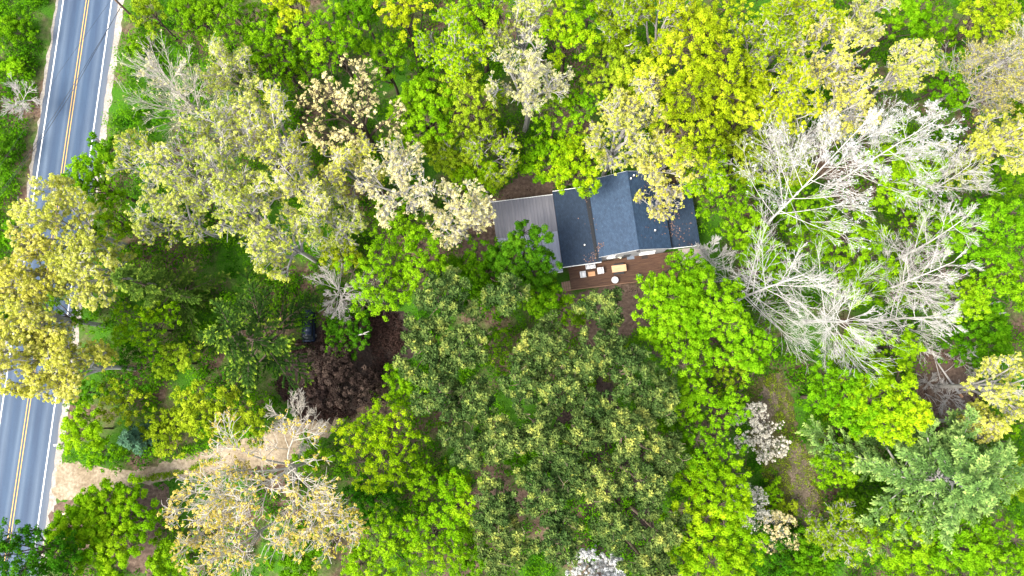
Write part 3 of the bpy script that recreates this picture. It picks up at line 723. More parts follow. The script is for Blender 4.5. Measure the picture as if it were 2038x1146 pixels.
# ------------------------------------------------------------------ utility pole, wires, roadside things
pb = at(283, 52, 0)
pole = empty("utility_pole", pb, 0); tag(pole, "tall brown wooden utility pole beside the road", "utility pole")
polew = wood_mat("pole_wood", (.085, .05, .035), (.14, .085, .06), (.21, .14, .10), sc_=(6, 6, .3))
MB().tube([(0, 0, 0), (.04, 0, 5), (.08, .02, 11)], [.17, .15, .12], 12).build("pole", polew, pole, True)
MB().box(-.75, -.06, 4.55, -.02, .06, 4.68).build("bracket", plain("bracket_paint", (.62, .60, .55), .5), pole)
MB().box(-1.1, -.07, 9.9, 1.2, .07, 10.05).build("crossarm", polew, pole)
for x in (-.7, -1.0, .6, 1.1): MB().lathe([(.03, 0), (.05, .05), (.03, .1), (.05, .14), (.02, .18)], 10, (x, 0, 10.05 if x != -.7 else 4.68)).build("insulator", whitep, pole)
def wire(pts, label, rad=.022, c=(.03, .03, .035)):
    a, b = pts[-2], pts[-1]; pts = pts + [b + (b - a) * 2.2]
    m = bpy.data.materials.get("wire") or plain("wire", c, .5)
    tag(MB().tube(pts, rad, 5).build("overhead_wire", m, None, True), label, "wire", "overhead wires across the road")
k = pb + Vector((-.6, 0, 4.72))
wire([k, at(151, 171, 4.3), at(79, 283, 4.2), at(8, 379, 4.4)], "dark overhead wire crossing the road from the pole bracket", .026)
wire([k + Vector((.25, .2, .1)), at(147, 168, 4.5), at(75, 280, 4.4), at(3, 380, 4.6)], "dark overhead wire running just above its twin across the road", .024)
wire([pb + Vector((.03, 0, 7.5)), at(116, 146, 6.7), at(85, 204, 6.6), at(0, 330, 6.8)], "thin pale overhead wire crossing the road apart from the dark pair", .014)
def rpost(px, py, label, h=1.0):
    p = at(px, py, 0); e = tag(empty("mailbox", (p.x, p.y, 0), .06), label, "mailbox", "roadside boxes on posts")
    MB().box(-.05, -.05, 0, .05, .05, h).build("post", plain("pale_post", (.42, .34, .26)), e)
    m = MB().box(-.28, -.13, h, .28, .13, h + .16, .02); m.tube([(-.28, 0, h + .16), (.28, 0, h + .16)], .13, 14); m.build("box", whitep, e)
rpost(123, 884, "pale mailbox on a post at the road edge above the driveway mouth")
p = at(135, 1021, .1); o = MB().box(-.8, -.11, 0, .8, .11, .06).build("wooden_plank", plain("pale_plank", (.62, .52, .30))); o.location = (p.x, p.y, .03); o.rotation_euler = (0, 0, radians(14)); tag(o, "pale yellow plank lying beside the road under the round lime tree", "plank")
p = at(136, 876, .1); o = MB().box(-.12, -.42, 0, .12, .42, .08).build("wooden_plank", bpy.data.materials["pale_post"]); o.location = (p.x, p.y, .03); o.rotation_euler = (0, 0, .1); tag(o, "short pale board lying in the grass behind the mailbox", "plank")

# car at the end of the driveway, mostly hidden by the spruce
cp = at(613, 648, .8); car = empty("parked_car", (cp.x, cp.y, 0), radians(184)); tag(car, "dark blue car parked in the shade between spruce and bare bush", "car")
cpaint, _t, _b = new_mat("car_paint"); _b.inputs['Base Color'].default_value = (.012, .02, .045, 1); _b.inputs['Roughness'].default_value = .25; _b.inputs['Metallic'].default_value = .3
def section(m, prof, hw0):
    rings = []
    for y, hw, z0, z1 in prof:
        rings.append([m.bm.verts.new(v) for v in ((-hw, y, z0), (-hw, y, (z0 + z1) / 2), (-hw * .88, y, z1), (0, y, z1 + .03), (hw * .88, y, z1), (hw, y, (z0 + z1) / 2), (hw, y, z0))])
    for a, b in zip(rings, rings[1:]):
        for i in range(7): m.bm.faces.new((a[i], a[(i + 1) % 7], b[(i + 1) % 7], b[i]))
    m.bm.faces.new(rings[0][::-1]); m.bm.faces.new(rings[-1])
    return m
section(MB(), [(-2.2, .72, .35, .6), (-2.1, .84, .25, .78), (-1.2, .89, .22, .92), (.3, .9, .22, .95), (1.5, .89, .22, .98), (2.05, .84, .25, .92), (2.15, .74, .35, .7)], .9).build("body", cpaint, car, True)
section(MB(), [(-1.15, .78, .90, .96), (-.45, .72, .90, 1.38), (.5, .70, .90, 1.46), (1.3, .70, .90, 1.38), (1.95, .76, .90, .97)], .8).build("window", glassm, car, True)
MB().box(-.62, -.4, 1.41, .62, 1.25, 1.485, .02).build("roof", cpaint, car, True)
for sx in (-1, 1):
    for y in (-1.35, 1.35):
        wv = MB().tube([(sx * .72, y, .32), (sx * .92, y, .32)], .32, 20).build("wheel", plain("tyre", (.02, .02, .02), .9), car); MB().tube([(sx * .915, y, .32), (sx * .935, y, .32)], .2, 14).build("rim", plain("rim", (.4, .4, .42), .3), wv)
    MB().box(sx * .65 - .14, -2.19, .58, sx * .65 + .14, -2.1, .70, .02).build("headlight", whitep, car)

TREES = [
# --- top edge, from the road to the upper corner
('o','pale',455,135,58,19,"slim budding tree with one pale forked limb beside the fan of bare limbs",'pale',.7),
('m','green',395,30,55,13,"green tree at the top edge behind the fan of bare limbs"),
('m','olive',300,25,40,9,"low yellow green tree between the utility pole and the top edge"),
('m','green',480,45,55,14,"dark green leafy tree at the top edge left of the yellow tree pair"),
('m','lime',545,105,55,15,"fresh green tree below the golden green tree at the top edge"),
('m','yellow',585,22,42,17,"small golden green tree cut by the top edge"),
('m','limeyel',662,85,64,19,"round lime yellow tree beside the dark gap at the top"),
('m','green',725,25,45,12,"dull green tree filling the dark gap at the top edge"),
('m','lime',765,125,52,14,"fresh green tree under the dark gap at the top"),
('m','yellow',808,38,46,18,"yellow tree at the top edge right of the dark gap"),
('o','limeyel',905,95,78,20,"large yellow green tree left of the tall tan tree with the bare trunk",None,1.6,{'keep':.95}),
('m','limeyel',960,35,52,19,"yellow green tree cut by the top edge above the large yellow green one"),
('o','pale',1040,40,80,21,"pale yellow budding tree at the top edge above the tan tree",None,1.3),
('o','tan',1050,150,88,22,"tall tan budding tree whose bare trunk points up the picture",'grey'),
('m','limeyel',1130,70,62,19,"pale yellow green tree between the tan tree and the golden trees",None,.8),
('o','yellow',1235,50,72,20,"golden yellow tree at the top edge with orange tinted leaves",None,1.5,{'keep':.8}),
('m','green',1175,15,40,12,"dark green tree in the gap at the top edge"),
('m','olive',1230,140,60,17,"olive yellow tree below the golden tree at the top"),
('o','yellow',1330,40,66,21,"yellow tree at the top edge between two larger yellow crowns",None,1.5,{'keep':.8}),
('m','yellow',1420,45,66,20,"bright yellow tree at the top edge above the broad yellow crown"),
('m','yellow',1385,150,100,22,"broadest bright yellow crown above the house"),
('o','yellow',1515,85,84,21,"tall yellow tree beside the broadest yellow crown",None,1.5,{'keep':.8}),
('o','yellow',1600,40,75,20,"yellow tree at the top edge beside the tan tinted tree",None,1.5,{'keep':.8}),
('o','tanyel',1655,110,84,21,"yellow tan budding tree with thin grey stems near the upper corner",None,1.3),
('o','yellow',1560,190,76,20,"yellow tree with darker gaps above the olive bush",None,1.5,{'keep':.8}),
('o','tanyel',1690,205,66,19,"yellow tan budding tree above the crown of white twigs",None,1.1),
('o','tanyel',1725,35,50,19,"yellow budding tree at the top edge beside the dark hollow"),
('m','lime',1795,40,48,14,"bright green tree beside the dark hollow at the top edge"),
('o','pale',1805,135,52,18,"slim pale budding tree between the dark hollow and the bronze fan",None,.8),
('m','green',1850,70,55,11,"green tree under the bronze fan of branches"),
('m','lime',1890,150,60,10,"lime green low tree below the bronze fan of branches"),
('m','yellow',1960,35,60,17,"yellow tree in the upper corner behind the bronze fan"),
('m','green',2010,215,55,9,"dark green low tree at the edge under the bronze fan"),
('o','tanyel',2005,275,72,18,"pale yellow budding tree at the edge beside the white twigs",None,1.5,{'keep':.8}),
('m','green',1995,375,54,8,"green low tree at the edge beside the small fan of white twigs"),
('m','green',560,45,48,12,"green tree at the top edge behind the small golden green one"),
('k','green',600,1105,52,4,"green shrub at the bottom edge between the gold trees"),
('k','lime',625,905,40,4,"lime shrub at the end of the driveway under the gold tree"),
('k','green',335,1110,50,4,"green shrub at the bottom edge right of the round lime tree"),
# --- second band, left to right
('m','green',520,165,58,13,"dark green tree between the slim forked tree and the tan crown"),
('m','green',590,140,45,12,"green tree in the hollow above the tan crown with the forked trunk"),
('o','pale',545,255,85,20,"pale green budding tree left of the tan crown with the forked trunk",None,1.1),
('o','pale',455,250,80,20,"pale budding tree below the slim forked tree",None,1.0),
('o','pale',330,330,98,20,"pale yellow green budding tree near the lime tree over the road",None,1.3),
('o','pale',430,340,88,21,"dense pale budding tree in the middle of the pale grove",None,1.2),
('o','pale',480,420,85,21,"broad pale budding tree above the tall spruce",None,1.2),
('o','pale',340,425,72,18,"pale yellow budding tree above the dark spruce",None,1.3),
('o','cream',700,215,100,21,"cream tan crown with a dark forked trunk in its middle",'dark',1.1,{}),
('o','pale',590,370,85,20,"grey budding tree with many bare limbs left of the carport grove",'silver',.9),
('o','pale',565,480,72,18,"pale yellow budding tree above the bare grey bush",None,1.1),
('o','pale',655,440,66,17,"pale green budding tree above the tan shrub"),
('o','tan',790,360,84,20,"tan budding tree below the forked trunk",None,1.1),
('o','pale',700,330,60,18,"small pale budding tree just under the fork of the dark trunk"),
('m','lime',845,225,62,16,"lime green tree right of the cream tan crown"),
('m','lime',800,290,48,12,"lime green low tree tucked below the cream tan crown"),
('m','lime',780,440,65,11,"lime green low tree in the grove left of the carport"),
('o','tan',915,425,68,18,"tan budding tree overhanging the brown yard by the carport",None,1.2),
('m','olive',940,200,66,17,"olive green tree under the large yellow green crown"),
('o','olive',955,300,78,13,"soft olive tree above the brown yard",None,1.2,{'keep':.9,'leaf':.18}),
('m','olive',885,310,48,12,"olive green low tree right of the lower tan budding tree"),
('m','limeyel',948,362,52,11,"yellow green tree at the upper corner of the brown yard"),
('m','green',860,165,40,12,"green tree in the dark cleft beside the large yellow green crown"),
('m','lime',1105,225,58,14,"lime tree right of the bare trunk of the tall tan tree"),
('m','lime',1160,200,52,14,"soft green tree left of the yellow tan pair above the house"),
('m','limeyel',1140,325,66,11,"bright yellow green tree leaning over the low roof"),
('m','lime',1080,320,48,9,"lime green low tree above the carport roof"),
('o','tanyel',1270,200,70,20,"yellow tan budding tree with dark holes above the house",None,1.3),
('o','tanyel',1235,272,72,19,"yellow tan budding tree just above the main roof ridge",None,1.4),
('m','yellow',1375,265,74,19,"bright yellow tree above the darker side roof"),
('o','tanyel',1318,312,70,16,"yellow tan tree spreading over the far end of the main roof",None,1.2,{'keep':.6}),
('o','tanyel',1312,395,44,8,"thin leafy tree hanging over the right slope of the main roof",None,.9,{'keep':.22,'nt':4}),
('o','limeyel',1405,340,52,14,"yellow green tree at the far corner of the darker side roof",None,1.5,{'keep':.8}),
('m','yellow',1480,215,60,18,"yellow tree below the tall yellow one"),
('o','olive',1560,290,82,12,"olive green tree above the first crown of white twigs",None,1.2,{'keep':.9,'leaf':.18}),
('m','olive',1475,300,56,12,"olive green tree above the lime tree beside the side roof"),
('m','lime',1450,385,66,10,"lime green tree beside the darker side roof"),
('m','lime',1480,450,45,8,"low lime tree between the side roof and the white bare trunk"),
# --- right-hand side among the bare trees
('m','lime',1795,330,78,12,"lime tree framed by crowns of white twigs"),
('m','lime',1690,500,92,12,"rounded lime tree in the middle of the white bare trees"),
('m','lime',1600,420,60,8,"lime low tree under the first crown of white twigs"),
('m','lime',1520,520,55,8,"lime low tree below the first white trunk"),
('m','olive',1915,330,50,9,"olive tree behind the upper white twigs at the edge"),
('m','lime',1975,470,78,16,"bright lime tree at the picture edge level with the house"),
('m','lime',1990,565,62,15,"lime tree at the picture edge above the straight pale log"),
('m','lime',1915,590,56,11,"lime low tree between the white twigs and the edge limes"),
('m','green',1955,665,66,8,"dark green low tree below the straight pale log"),
('m','lime',1830,440,60,8,"lime undergrowth tree behind the middle white twigs"),
('m','green',1790,560,60,7,"green low tree beneath the lower white twigs"),
('m','lime',1700,720,70,10,"lime tree below the round white crown"),
('m','green',1880,400,50,7,"green low tree behind the small fan of white twigs"),
# --- lower right
('m','lime',1674,795,68,15,"broad lime tree between the meadow and the yellow topped tree"),
('m','limeyel',1750,805,78,15,"yellow topped lime tree above the blue green pine"),
('m','lime',1790,690,40,11,"lime tree beside the brown clearing"),
('m','lime',1665,925,46,8,"small round lime tree between the meadow and the blue green pine"),
('o','olive',1672,1060,62,9,"loose olive yellow tree below the small round lime tree",None,1.4,{'keep':.7}),
('m','deep',1700,1010,50,6,"dark green low tree at the foot of the blue green pine"),
('w','wpine',1842,948,215,19,"large blue green pine with soft spreading branches"),
('m','lime',1800,1095,72,14,"lime tree at the bottom edge below the blue green pine"),
('m','lime',1890,1085,80,15,"broad lime tree at the bottom edge under the pine tip"),
('m','lime',1980,1100,72,14,"lime tree in the lower corner at the bottom edge"),
('o','tanyel',2010,770,66,17,"bright pale yellow tree at the edge beside the brown clearing",None,1.7),
('o','tanyel',1955,842,36,15,"small pale yellow tree between the clearing and the blue green pine",None,1.5),
('m','green',1985,880,52,8,"green low tree at the edge under the pale yellow tree"),
('m','olive',2020,960,45,8,"olive low tree at the edge beside the blue green pine"),
# --- meadow
('c','blush',1511,862,54,4,"white blossoming shrub at the top of the meadow",None,1.6),
('c','blush',1486,1010,42,4,"pink white blossoming shrub beside the lime row"),
('c','tan',1545,1060,40,4,"cream flowering shrub at the lower end of the meadow"),
('k','lime',1536,985,34,3,"small bright green shrub in the meadow"),
('k','deep',1530,1110,60,4,"dark green shrub below the meadow at the bottom edge"),
('k','green',1600,1120,55,4,"green shrub at the bottom edge below the olive tree"),
('k','olive',1560,1020,28,2.5,"small olive shrub between the cream and the bright green shrubs"),
# --- lime row right of the pines
('m','lime',1326,606,70,16,"tall lime tree over the end of the deck",None,1.1),
('m','lime',1400,610,80,17,"broad lime tree right of the deck",None,1.1),
('m','lime',1345,690,78,16,"lime tree between the upper pines and the broad lime"),
('m','lime',1350,520,30,12,"lime crown tip rising beside the house wall"),
('m','lime',1480,690,62,15,"lime tree above the top of the meadow"),
('m','lime',1375,785,50,13,"lime tree in the row beside the middle pines"),
('m','lime',1440,810,42,14,"small round lime crown beside the white blossoming shrub"),
('m','green',1350,850,56,10,"mid green tree between the pines and the lime row"),
('m','lime',1405,905,68,15,"large lime tree left of the meadow"),
('m','limeyel',1420,985,74,16,"bright yellow lime tree in the lower lime row"),
('m','lime',1365,1045,46,11,"small lime tree tucked at the pines in the lower lime row"),
('m','limeyel',1425,1095,80,15,"yellow lime tree at the bottom edge in the lime row"),
('m','olive',1440,740,40,11,"olive lime tree behind the small round lime crown"),
# --- centre, left of the pines and round the carport
('m','deep',1040,512,66,12,"deep green tree overhanging the carport roof",None,1.5,{'style':.15}),
('m','green',1070,580,48,9,"green tree at the steps of the deck",None,1.3,{'style':.2}),
('m','green',960,545,72,8,"green low tree below the brown yard"),
('m','lime',760,560,72,15,"bright lime tree beside the bare grey bush"),
('m','lime',835,520,68,14,"lime tree right of the bright lime by the bare bush"),
('m','green',900,560,50,9,"green low tree between the lime pair and the pines"),
('k','deep',690,655,52,5,"deep green bush under the bare grey bush"),
('k','olive',675,505,38,5,"small tan green shrub above the bare grey bush"),
('m','lime',800,770,42,9,"lime low tree at the flank of the pines by the brown scrub"),
('m','green',985,690,48,8,"green low tree in the gap between upper pines"),
('m','green',1030,900,48,7,"green low tree deep between the middle pines"),
('m','green',1130,620,46,7,"green low tree above the upper pines"),
('m','limeyel',750,890,84,13,"dense yellow green tree beside the gold budding tree"),
('m','lime',840,950,42,9,"small lime tree between the dense yellow green and the bright yellow crown"),
('m','limeyel',915,1000,58,15,"brightest yellow crown at the lower flank of the pines"),
('m','limeyel',858,1070,62,14,"yellow lime tree below the brightest yellow crown"),
('m','lime',765,1105,78,12,"lime tree at the bottom edge below the dense yellow green one"),
('m','deep',735,1000,56,6,"dark green low tree between the gold tree and the yellow lime"),
('m','green',940,1100,48,9,"green low tree at the bottom edge right of the yellow lime"),
# --- pines
('n','pine',885,600,72,18,"uppermost pine on the side of the lime pair"),
('n','pine',850,690,70,18,"broad grey green pine beside the brown scrub"),
('n','pine',920,690,58,18,"pine between the broad grey green one and the green gap"),
('n','pine',880,780,66,18,"pine with pale yellow tufts above the bright yellow crown"),
('n','pine',945,800,50,17,"pine leaning over the gap below the green low tree"),
('n','pine',1008,585,40,16,"small pale tufted pine below the carport"),
('n','pine',1085,690,60,17,"pine below the green tree at the deck steps"),
('n','pine',1192,620,48,15,"small pine in front of the deck"),
('n','pine',1190,700,56,17,"pine below the small pine in front of the deck"),
('n','pine',1040,760,56,18,"pine in the centre of the upper pine stand"),
('n','pine',1110,770,54,18,"pine beside the reddish ground gap"),
('n','pine',1245,740,58,18,"pine next to the tall limes below the deck"),
('n','pine',1300,790,54,17,"dark pine against the lime row"),
('n','pine',1075,850,64,19,"yellow tufted pine in the middle of the stand"),
('n','pine',1160,860,46,18,"narrow pine over the dark gap"),
('n','pine',1240,860,58,19,"brightest yellow tufted pine of the stand"),
('n','pine',930,880,58,18,"grey green pine above the brightest yellow crown"),
('n','pine',1005,870,44,18,"small pine between the grey green and the yellow tufted pines"),
('n','pine',1310,900,50,17,"dark grey pine beside the large lime tree"),
('n','pine',1085,970,68,19,"broad pine in the lower part of the stand"),
('n','pine',1185,950,54,18,"pine over the dark logs"),
('n','pine',1275,960,52,18,"pale tufted pine left of the bright yellow lime row"),
('n','pine',985,1000,52,18,"grey pine right of the brightest yellow crown"),
('n','pine',1005,1085,62,18,"dark pine at the bottom edge above the corner gap"),
('n','pine',1110,1065,62,18,"grey pine above the white blossoming tree"),
('n','pine',1215,1040,48,17,"pine beside the reddish gap above the white blossoming tree"),
('n','pine',1300,1055,58,18,"lowest pine beside the yellow lime row"),
('n','pine',1290,1130,52,17,"pine cut by the bottom edge near the white blossoming tree"),
('n','pine',1150,735,42,17,"narrow pine beside the pine in the centre of the upper stand"),
('n','pine',1182,815,44,17,"narrow pine at the middle of the reddish ground gap"),
('n','pine',1135,920,46,18,"pine tuft crowded between the yellow tufted and the broad lower pine"),
('o','white',1190,1155,56,15,"white blossoming tree cut by the bottom edge",'white',2.0,{}),
# --- lower left
('o','gold',545,945,150,19,"large gold budding tree with long pale limbs over the driveway end",'pale',.8,{'leaf':.2,'twig':.022,'nt':3,'keep':.40,'trs':.72}),
('o','gold',428,1000,88,17,"gold budding tree just below the driveway's middle",'pale',.8,{'leaf':.2,'twig':.02,'nt':3,'keep':.40,'trs':.65}),
('o','gold',640,1040,80,17,"gold budding tree beside the dark green low tree",'pale',.8,{'leaf':.2,'twig':.02,'nt':3,'keep':.40,'trs':.65}),
('o','gold',470,1085,100,17,"gold budding tree at the bottom edge",'pale',.8,{'leaf':.2,'twig':.02,'nt':3,'keep':.40,'trs':.65}),
('m','limeyel',205,1052,90,6,"round lime tree below the driveway mouth",None,1.6,{'leaf':.19,'style':.05}),
('m','deep',55,1105,66,13,"dark green tree over the road at the bottom edge"),
('m','deep',120,1125,50,10,"dark green tree between the road and the round lime tree at the bottom"),
('m','lime',165,860,46,8,"lime tree at the roadside above the driveway mouth"),
('k','lime',200,900,38,4,"lime shrub on the upper edge of the driveway mouth"),
('k','olive',330,860,48,4,"olive shrub above the middle of the driveway"),
('k','olive',235,800,50,4,"olive shrub in the rough grass above the blue spruce"),
('k','deep',270,725,52,5,"dark green shrub below the orange yellow tree"),
('k','green',160,780,40,4,"green shrub by the road below the tan trees"),
('k','purple',690,745,66,5.0,"dark purple brown rounded bush below the deep green bush"),
('k','purple',628,780,46,4.5,"dark purple brown bush at the skirts of the tall spruce"),
('k','purple',740,790,34,3.5,"small dark purple brown bush beside the dense yellow green tree"),
('s','blue',268,872,34,6,"small blue green spruce above the driveway",None,None,{'tiers':9,'per':6}),
('s','spruce',500,675,158,22,"tall broad spruce with light tips beside the brown scrub",None,None,{'tiers':13,'per':5,'shoot':.24,'nl':.42,'nw':.17,'nn':11,'ragged':.75}),
('s','dspruce',318,575,92,20,"darker spruce left of the tall broad one",None,None,{'tiers':11,'per':5,'shoot':.24,'nl':.42,'nw':.17,'nn':11,'ragged':.75}),
('m','limeyel',285,650,58,10,"orange yellow tree under the darker spruce"),
('m','olive',400,815,60,10,"olive green tree at the foot of the tall spruce"),
('m','olive',480,845,46,8,"olive tree above the gold budding tree"),
('m','olive',345,720,38,8,"olive tree between the darker and the tall spruce"),
('o','tanyel',110,440,90,19,"tan yellow tree covering the road below the lime tree",None,2.0,{'keep':.95}),
('o','tanyel',45,540,80,18,"tan yellow tree at the picture edge over the road",None,2.0,{'keep':.95}),
('o','tanyel',185,535,82,18,"tan yellow tree between the road and the darker spruce",None,2.0,{'keep':.95}),
('o','tanyel',55,705,80,19,"tan yellow tree at the edge where the road comes back into view",None,2.0,{'keep':.95}),
('o','tanyel',135,730,68,18,"tan yellow tree on the roadside above the green shrub",None,2.0,{'keep':.95}),
('o','tanyel',62,628,66,18,"tan yellow tree closing the gap over the hidden stretch of road",None,1.8,{'keep':.9}),
('m','green',110,630,60,9,"green low tree in the dark gap between tan yellow trees"),
('m','green',20,620,45,8,"green low tree at the edge between tan yellow trees"),
('m','lime',185,360,52,13,"lime tree leaning over the road edge"),
('m','lime',225,440,50,10,"lime tree below the one leaning over the road"),
('m','green',215,300,36,8,"dark green low tree at the road edge above the lime tree"),
('m','green',35,470,48,8,"green low tree on the far side of the road below the pale stones"),
('k','green',30,60,40,3,"green shrub in the upper corner beyond the road"),
('k','lime',25,130,26,2.5,"lime shrub on the far verge of the road"),
('k','deep',2,300,34,3.5,"dark green shrub on the far verge beside the overhead wires"),
('k','green',270,95,28,3,"green shrub at the foot of the utility pole"),
]
BARES = [
 ((1492,478,1720,245,22,7.2,"largest white bare tree with a thick pale trunk and blossom like twig tips"), dict(bloom=.22, n1=22, n4=4, twig=.0115, tr=.22)),
 ((1640,380,1870,235,20,6.0,"white bare tree whose twigs fan out below the yellow tan trees"), dict(bloom=.2, n1=20, n4=4, twig=.0115, tr=.22)),
 ((1815,398,1935,325,14,4.6,"small fan of white twigs at the edge above the middle white trunk"), dict(n1=18, twig=.0095, n3=5, n4=3, asc=1.2)),
 ((1760,525,1925,430,17,4.6,"white bare tree with a thin trunk level with the deck"), dict(n1=18, twig=.0095, n3=5, n4=3)),
 ((1715,595,1900,520,17,4.6,"white bare tree leaning out just above the round white crown"), dict(n1=20, twig=.0095, n3=5, n4=3, tr=.22)),
 ((1735,640,1890,632,17,4.4,"white bare tree with a level white trunk ending in a brush of twigs"), dict(n1=20, twig=.0095, n3=5, n4=3, tr=.19)),
 ((1455,603,1600,545,19,6.6,"white bare tree spreading beside the broad lime tree"), dict(n1=24, twig=.0095, n3=5, n4=3, tr=.22, first=.2)),
 ((1600,640,1690,640,17,6.4,"round white bare crown seen straight down its trunk"), dict(n1=26, twig=.0095, n3=5, n4=3, tr=.22, first=.35, asc=.6)),
 ((1420,540,1400,490,7,2.4,"small white bare tree beside the side roof"), dict(n1=14, twig=.02, n4=3)),
 ((672,570,682,598,6,3.9,"bare grey bush with drooping twigs beside the bright lime tree",'silver'), dict(n1=22, twig=.016, first=.25, asc=.25)),
 ((60,200,30,212,6,2.6,"small bare grey tree on the far side of the road",'silver'), dict(n1=12, twig=.016, n4=2)),
 ((1850,212,2080,75,23,6.0,"bronze budding tree fanning straight branches into the upper corner",'grey'), dict(bloom=.55, leaf='bronze', n1=26, twig=.016, asc=1.7, first=.2)),
 ((1880,225,2120,150,22,5.5,"second bronze budding tree with straight branches at the edge",'grey'), dict(bloom=.5, leaf='bronze', n1=24, twig=.016, asc=1.7, first=.2)),
 ((440,262,330,150,20,7.2,"tree with a wide fan of bare pale limbs near the utility pole",'pale'), dict(bloom=.12, leaf='tan', n1=18, n4=3, twig=.017, asc=1.3, first=.15, tr=.42)),
 ((625,870,580,800,9,3.0,"small bare pale tree at the top of the gold budding trees",'pale'), dict(n1=12, twig=.02, n4=2)),
 ((1885,790,1895,782,2.6,2.0,"low grey brush on the floor of the brown clearing",'silver'), dict(n1=12, twig=.012, first=.1, asc=.4, n4=2)),
 ((1905,715,1915,706,2.4,1.9,"low grey brush between the leaning trunk and the cut log",'silver'), dict(n1=12, twig=.012, first=.1, asc=.4, n4=2)),
 ((1850,770,1846,762,2.2,1.8,"low brown grey brush beside the lime tree at the clearing",'grey'), dict(n1=12, twig=.012, first=.1, asc=.4, n4=2)),
]

# ------------------------------------------------------------------ low growth nobody could count
def inside(poly, X, Y):
    c = np.zeros(X.shape, bool); n = len(poly)
    for i in range(n):
        (x0, y0), (x1, y1) = poly[i], poly[(i + 1) % n]
        k = ((y0 > Y) != (y1 > Y)) & (X < (x1 - x0) * (Y - y0) / (y1 - y0 + 1e-12) + x0); c ^= k
    return c
def xy(pts): return [(p.x, p.y) for p in pts]
HOUSE = xy([hp(-13.6, -1.6), hp(-5.6, -1.6), hp(-5.6, -4.2), hp(14.8, -4.2), hp(14.8, 10.9), hp(-.3, 10.9), hp(-.3, 10.1), hp(-13.6, 10.0)])
def lumps(X, Y, f, seed):
    r = np.random.default_rng(seed); s = np.zeros(X.shape)
    for i in range(7):
        a = r.uniform(0, 6.28); k = f * r.uniform(.5, 1.9); s += np.sin((X * cos(a) + Y * sin(a)) * k + r.uniform(0, 6.28))
    return s / 2.6
def scatter(n, box, avoid, thr, f, seed, only=None):
    r = np.random.default_rng(seed)
    X = r.uniform(box[0], box[1], n); Y = r.uniform(box[2], box[3], n)
    k = lumps(X, Y, f, seed) > thr
    off = (X - road_x(Y)); k &= (off < -5.4) | (off > 6.2)
    for a in avoid: k &= ~inside(a, X, Y)
    if only is not None: k &= inside(only, X, Y)
    return X[k], Y[k], r
def growth(name, mat, X, Y, r, rad, hgt, per, leaf, label, up=.6):
    n = len(X); R = r.uniform(rad[0], rad[1], n); Hh = r.uniform(hgt[0], hgt[1], n) * (.6 + .5 * R / rad[1])
    C = np.stack([X, Y, Hh * .45], 1)
    k = np.maximum(5, per * (R / rad[1]) ** 2).astype(int); idx = np.repeat(np.arange(n), k); m = len(idx)
    d = rdir(r, m); d[:, 2] = np.abs(d[:, 2])
    q = C[idx] + d * np.stack([R[idx], R[idx], Hh[idx] * .55], 1) * r.uniform(.35, 1.05, (m, 1))
    vb = np.clip(.45 + .2 * r.normal(size=n), 0, 1)
    v = .5 * vb[idx] + .4 * r.random(m) + .1 * d[:, 2]
    o = link(name, mesh_quads(name, leaves(r, q, d + .6 * r.normal(size=(m, 3)) + np.array([0, 0, up]), leaf, leaf * .7), v), LEAF[mat])
    return tag(o, label, "undergrowth", None, 'stuff')
BARE = [xy(drive_pts), HOUSE, xy(bramble_pts), xy(meadow_pts), xy(yard_pts), xy(clear_pts), xy(front_pts), xy(verge_pts)]
FULL = (-92, 92, -44, 84)
X, Y, r = scatter(21000, FULL, BARE, -.6, .35, 11); growth("undergrowth", 'green', X, Y, r, (.5, 1.25), (.6, 3.4), 62, .27, "bright green undergrowth between the trees")
X, Y, r = scatter(14000, FULL, BARE, -.25, .3, 12); growth("undergrowth", 'deep', X, Y, r, (.5, 1.2), (.4, 1.6), 52, .28, "deep green undergrowth in the gaps between trees")
X, Y, r = scatter(5200, (-92, -66, -44, 84), [], -.9, .4, 13); growth("undergrowth", 'deep', X, Y, r, (.4, 1.0), (.3, 1.0), 60, .24, "green ground cover on the far verge of the road")
X, Y, r = scatter(2600, FULL, BARE, .35, .4, 14); growth("undergrowth", 'olive', X, Y, r, (.4, .9), (.3, 1.2), 40, .3, "olive undergrowth scattered under the trees")
X, Y, r = scatter(6000, (-36, -8, -8, 16), [], -.3, .6, 15, xy(bramble_pts)); growth("undergrowth", 'brown', X, Y, r, (.3, .7), (.2, .7), 34, .2, "dark brown leafless scrub beside the spruce", .3)
X, Y, r = scatter(9000, FULL, BARE[:2], .2, .5, 16); growth("leaf_litter", 'brown', X, Y, r, (.3, .9), (.03, .12), 9, .2, "fallen brown leaves on the forest floor", 1.5)
X, Y, r = scatter(5200, (20, 50, -16, 8), [], -.1, .5, 17, xy(meadow_pts)); growth("meadow_grass", 'olive', X, Y, r, (.15, .5), (.05, .35), 22, .13, "olive grass tufts in the narrow meadow", .4)
X, Y, r = scatter(5000, (20, 75, -16, 12), [], -.2, .5, 18, xy(clear_pts)); growth("leaf_litter", 'brown', X, Y, r, (.2, .7), (.03, .2), 12, .16, "brown leaves and twigs on the clearing floor", 1.2)
X, Y, r = scatter(1500, (20, 50, -18, 8), [], .5, .6, 19, xy(meadow_pts)); growth("undergrowth", 'green', X, Y, r, (.2, .6), (.1, .6), 30, .18, "green weeds dotted through the meadow")
rut = xy(P((235, 950), (330, 940), (400, 918), (440, 905), (442, 914), (404, 929), (335, 951), (240, 962)))
X, Y, r = scatter(9000, (-62, -36, -16, -4), [], -.3, .9, 20, rut); growth("grass", 'olive', X, Y, r, (.12, .35), (.04, .2), 26, .13, "olive grass strip between the wheel tracks of the driveway")
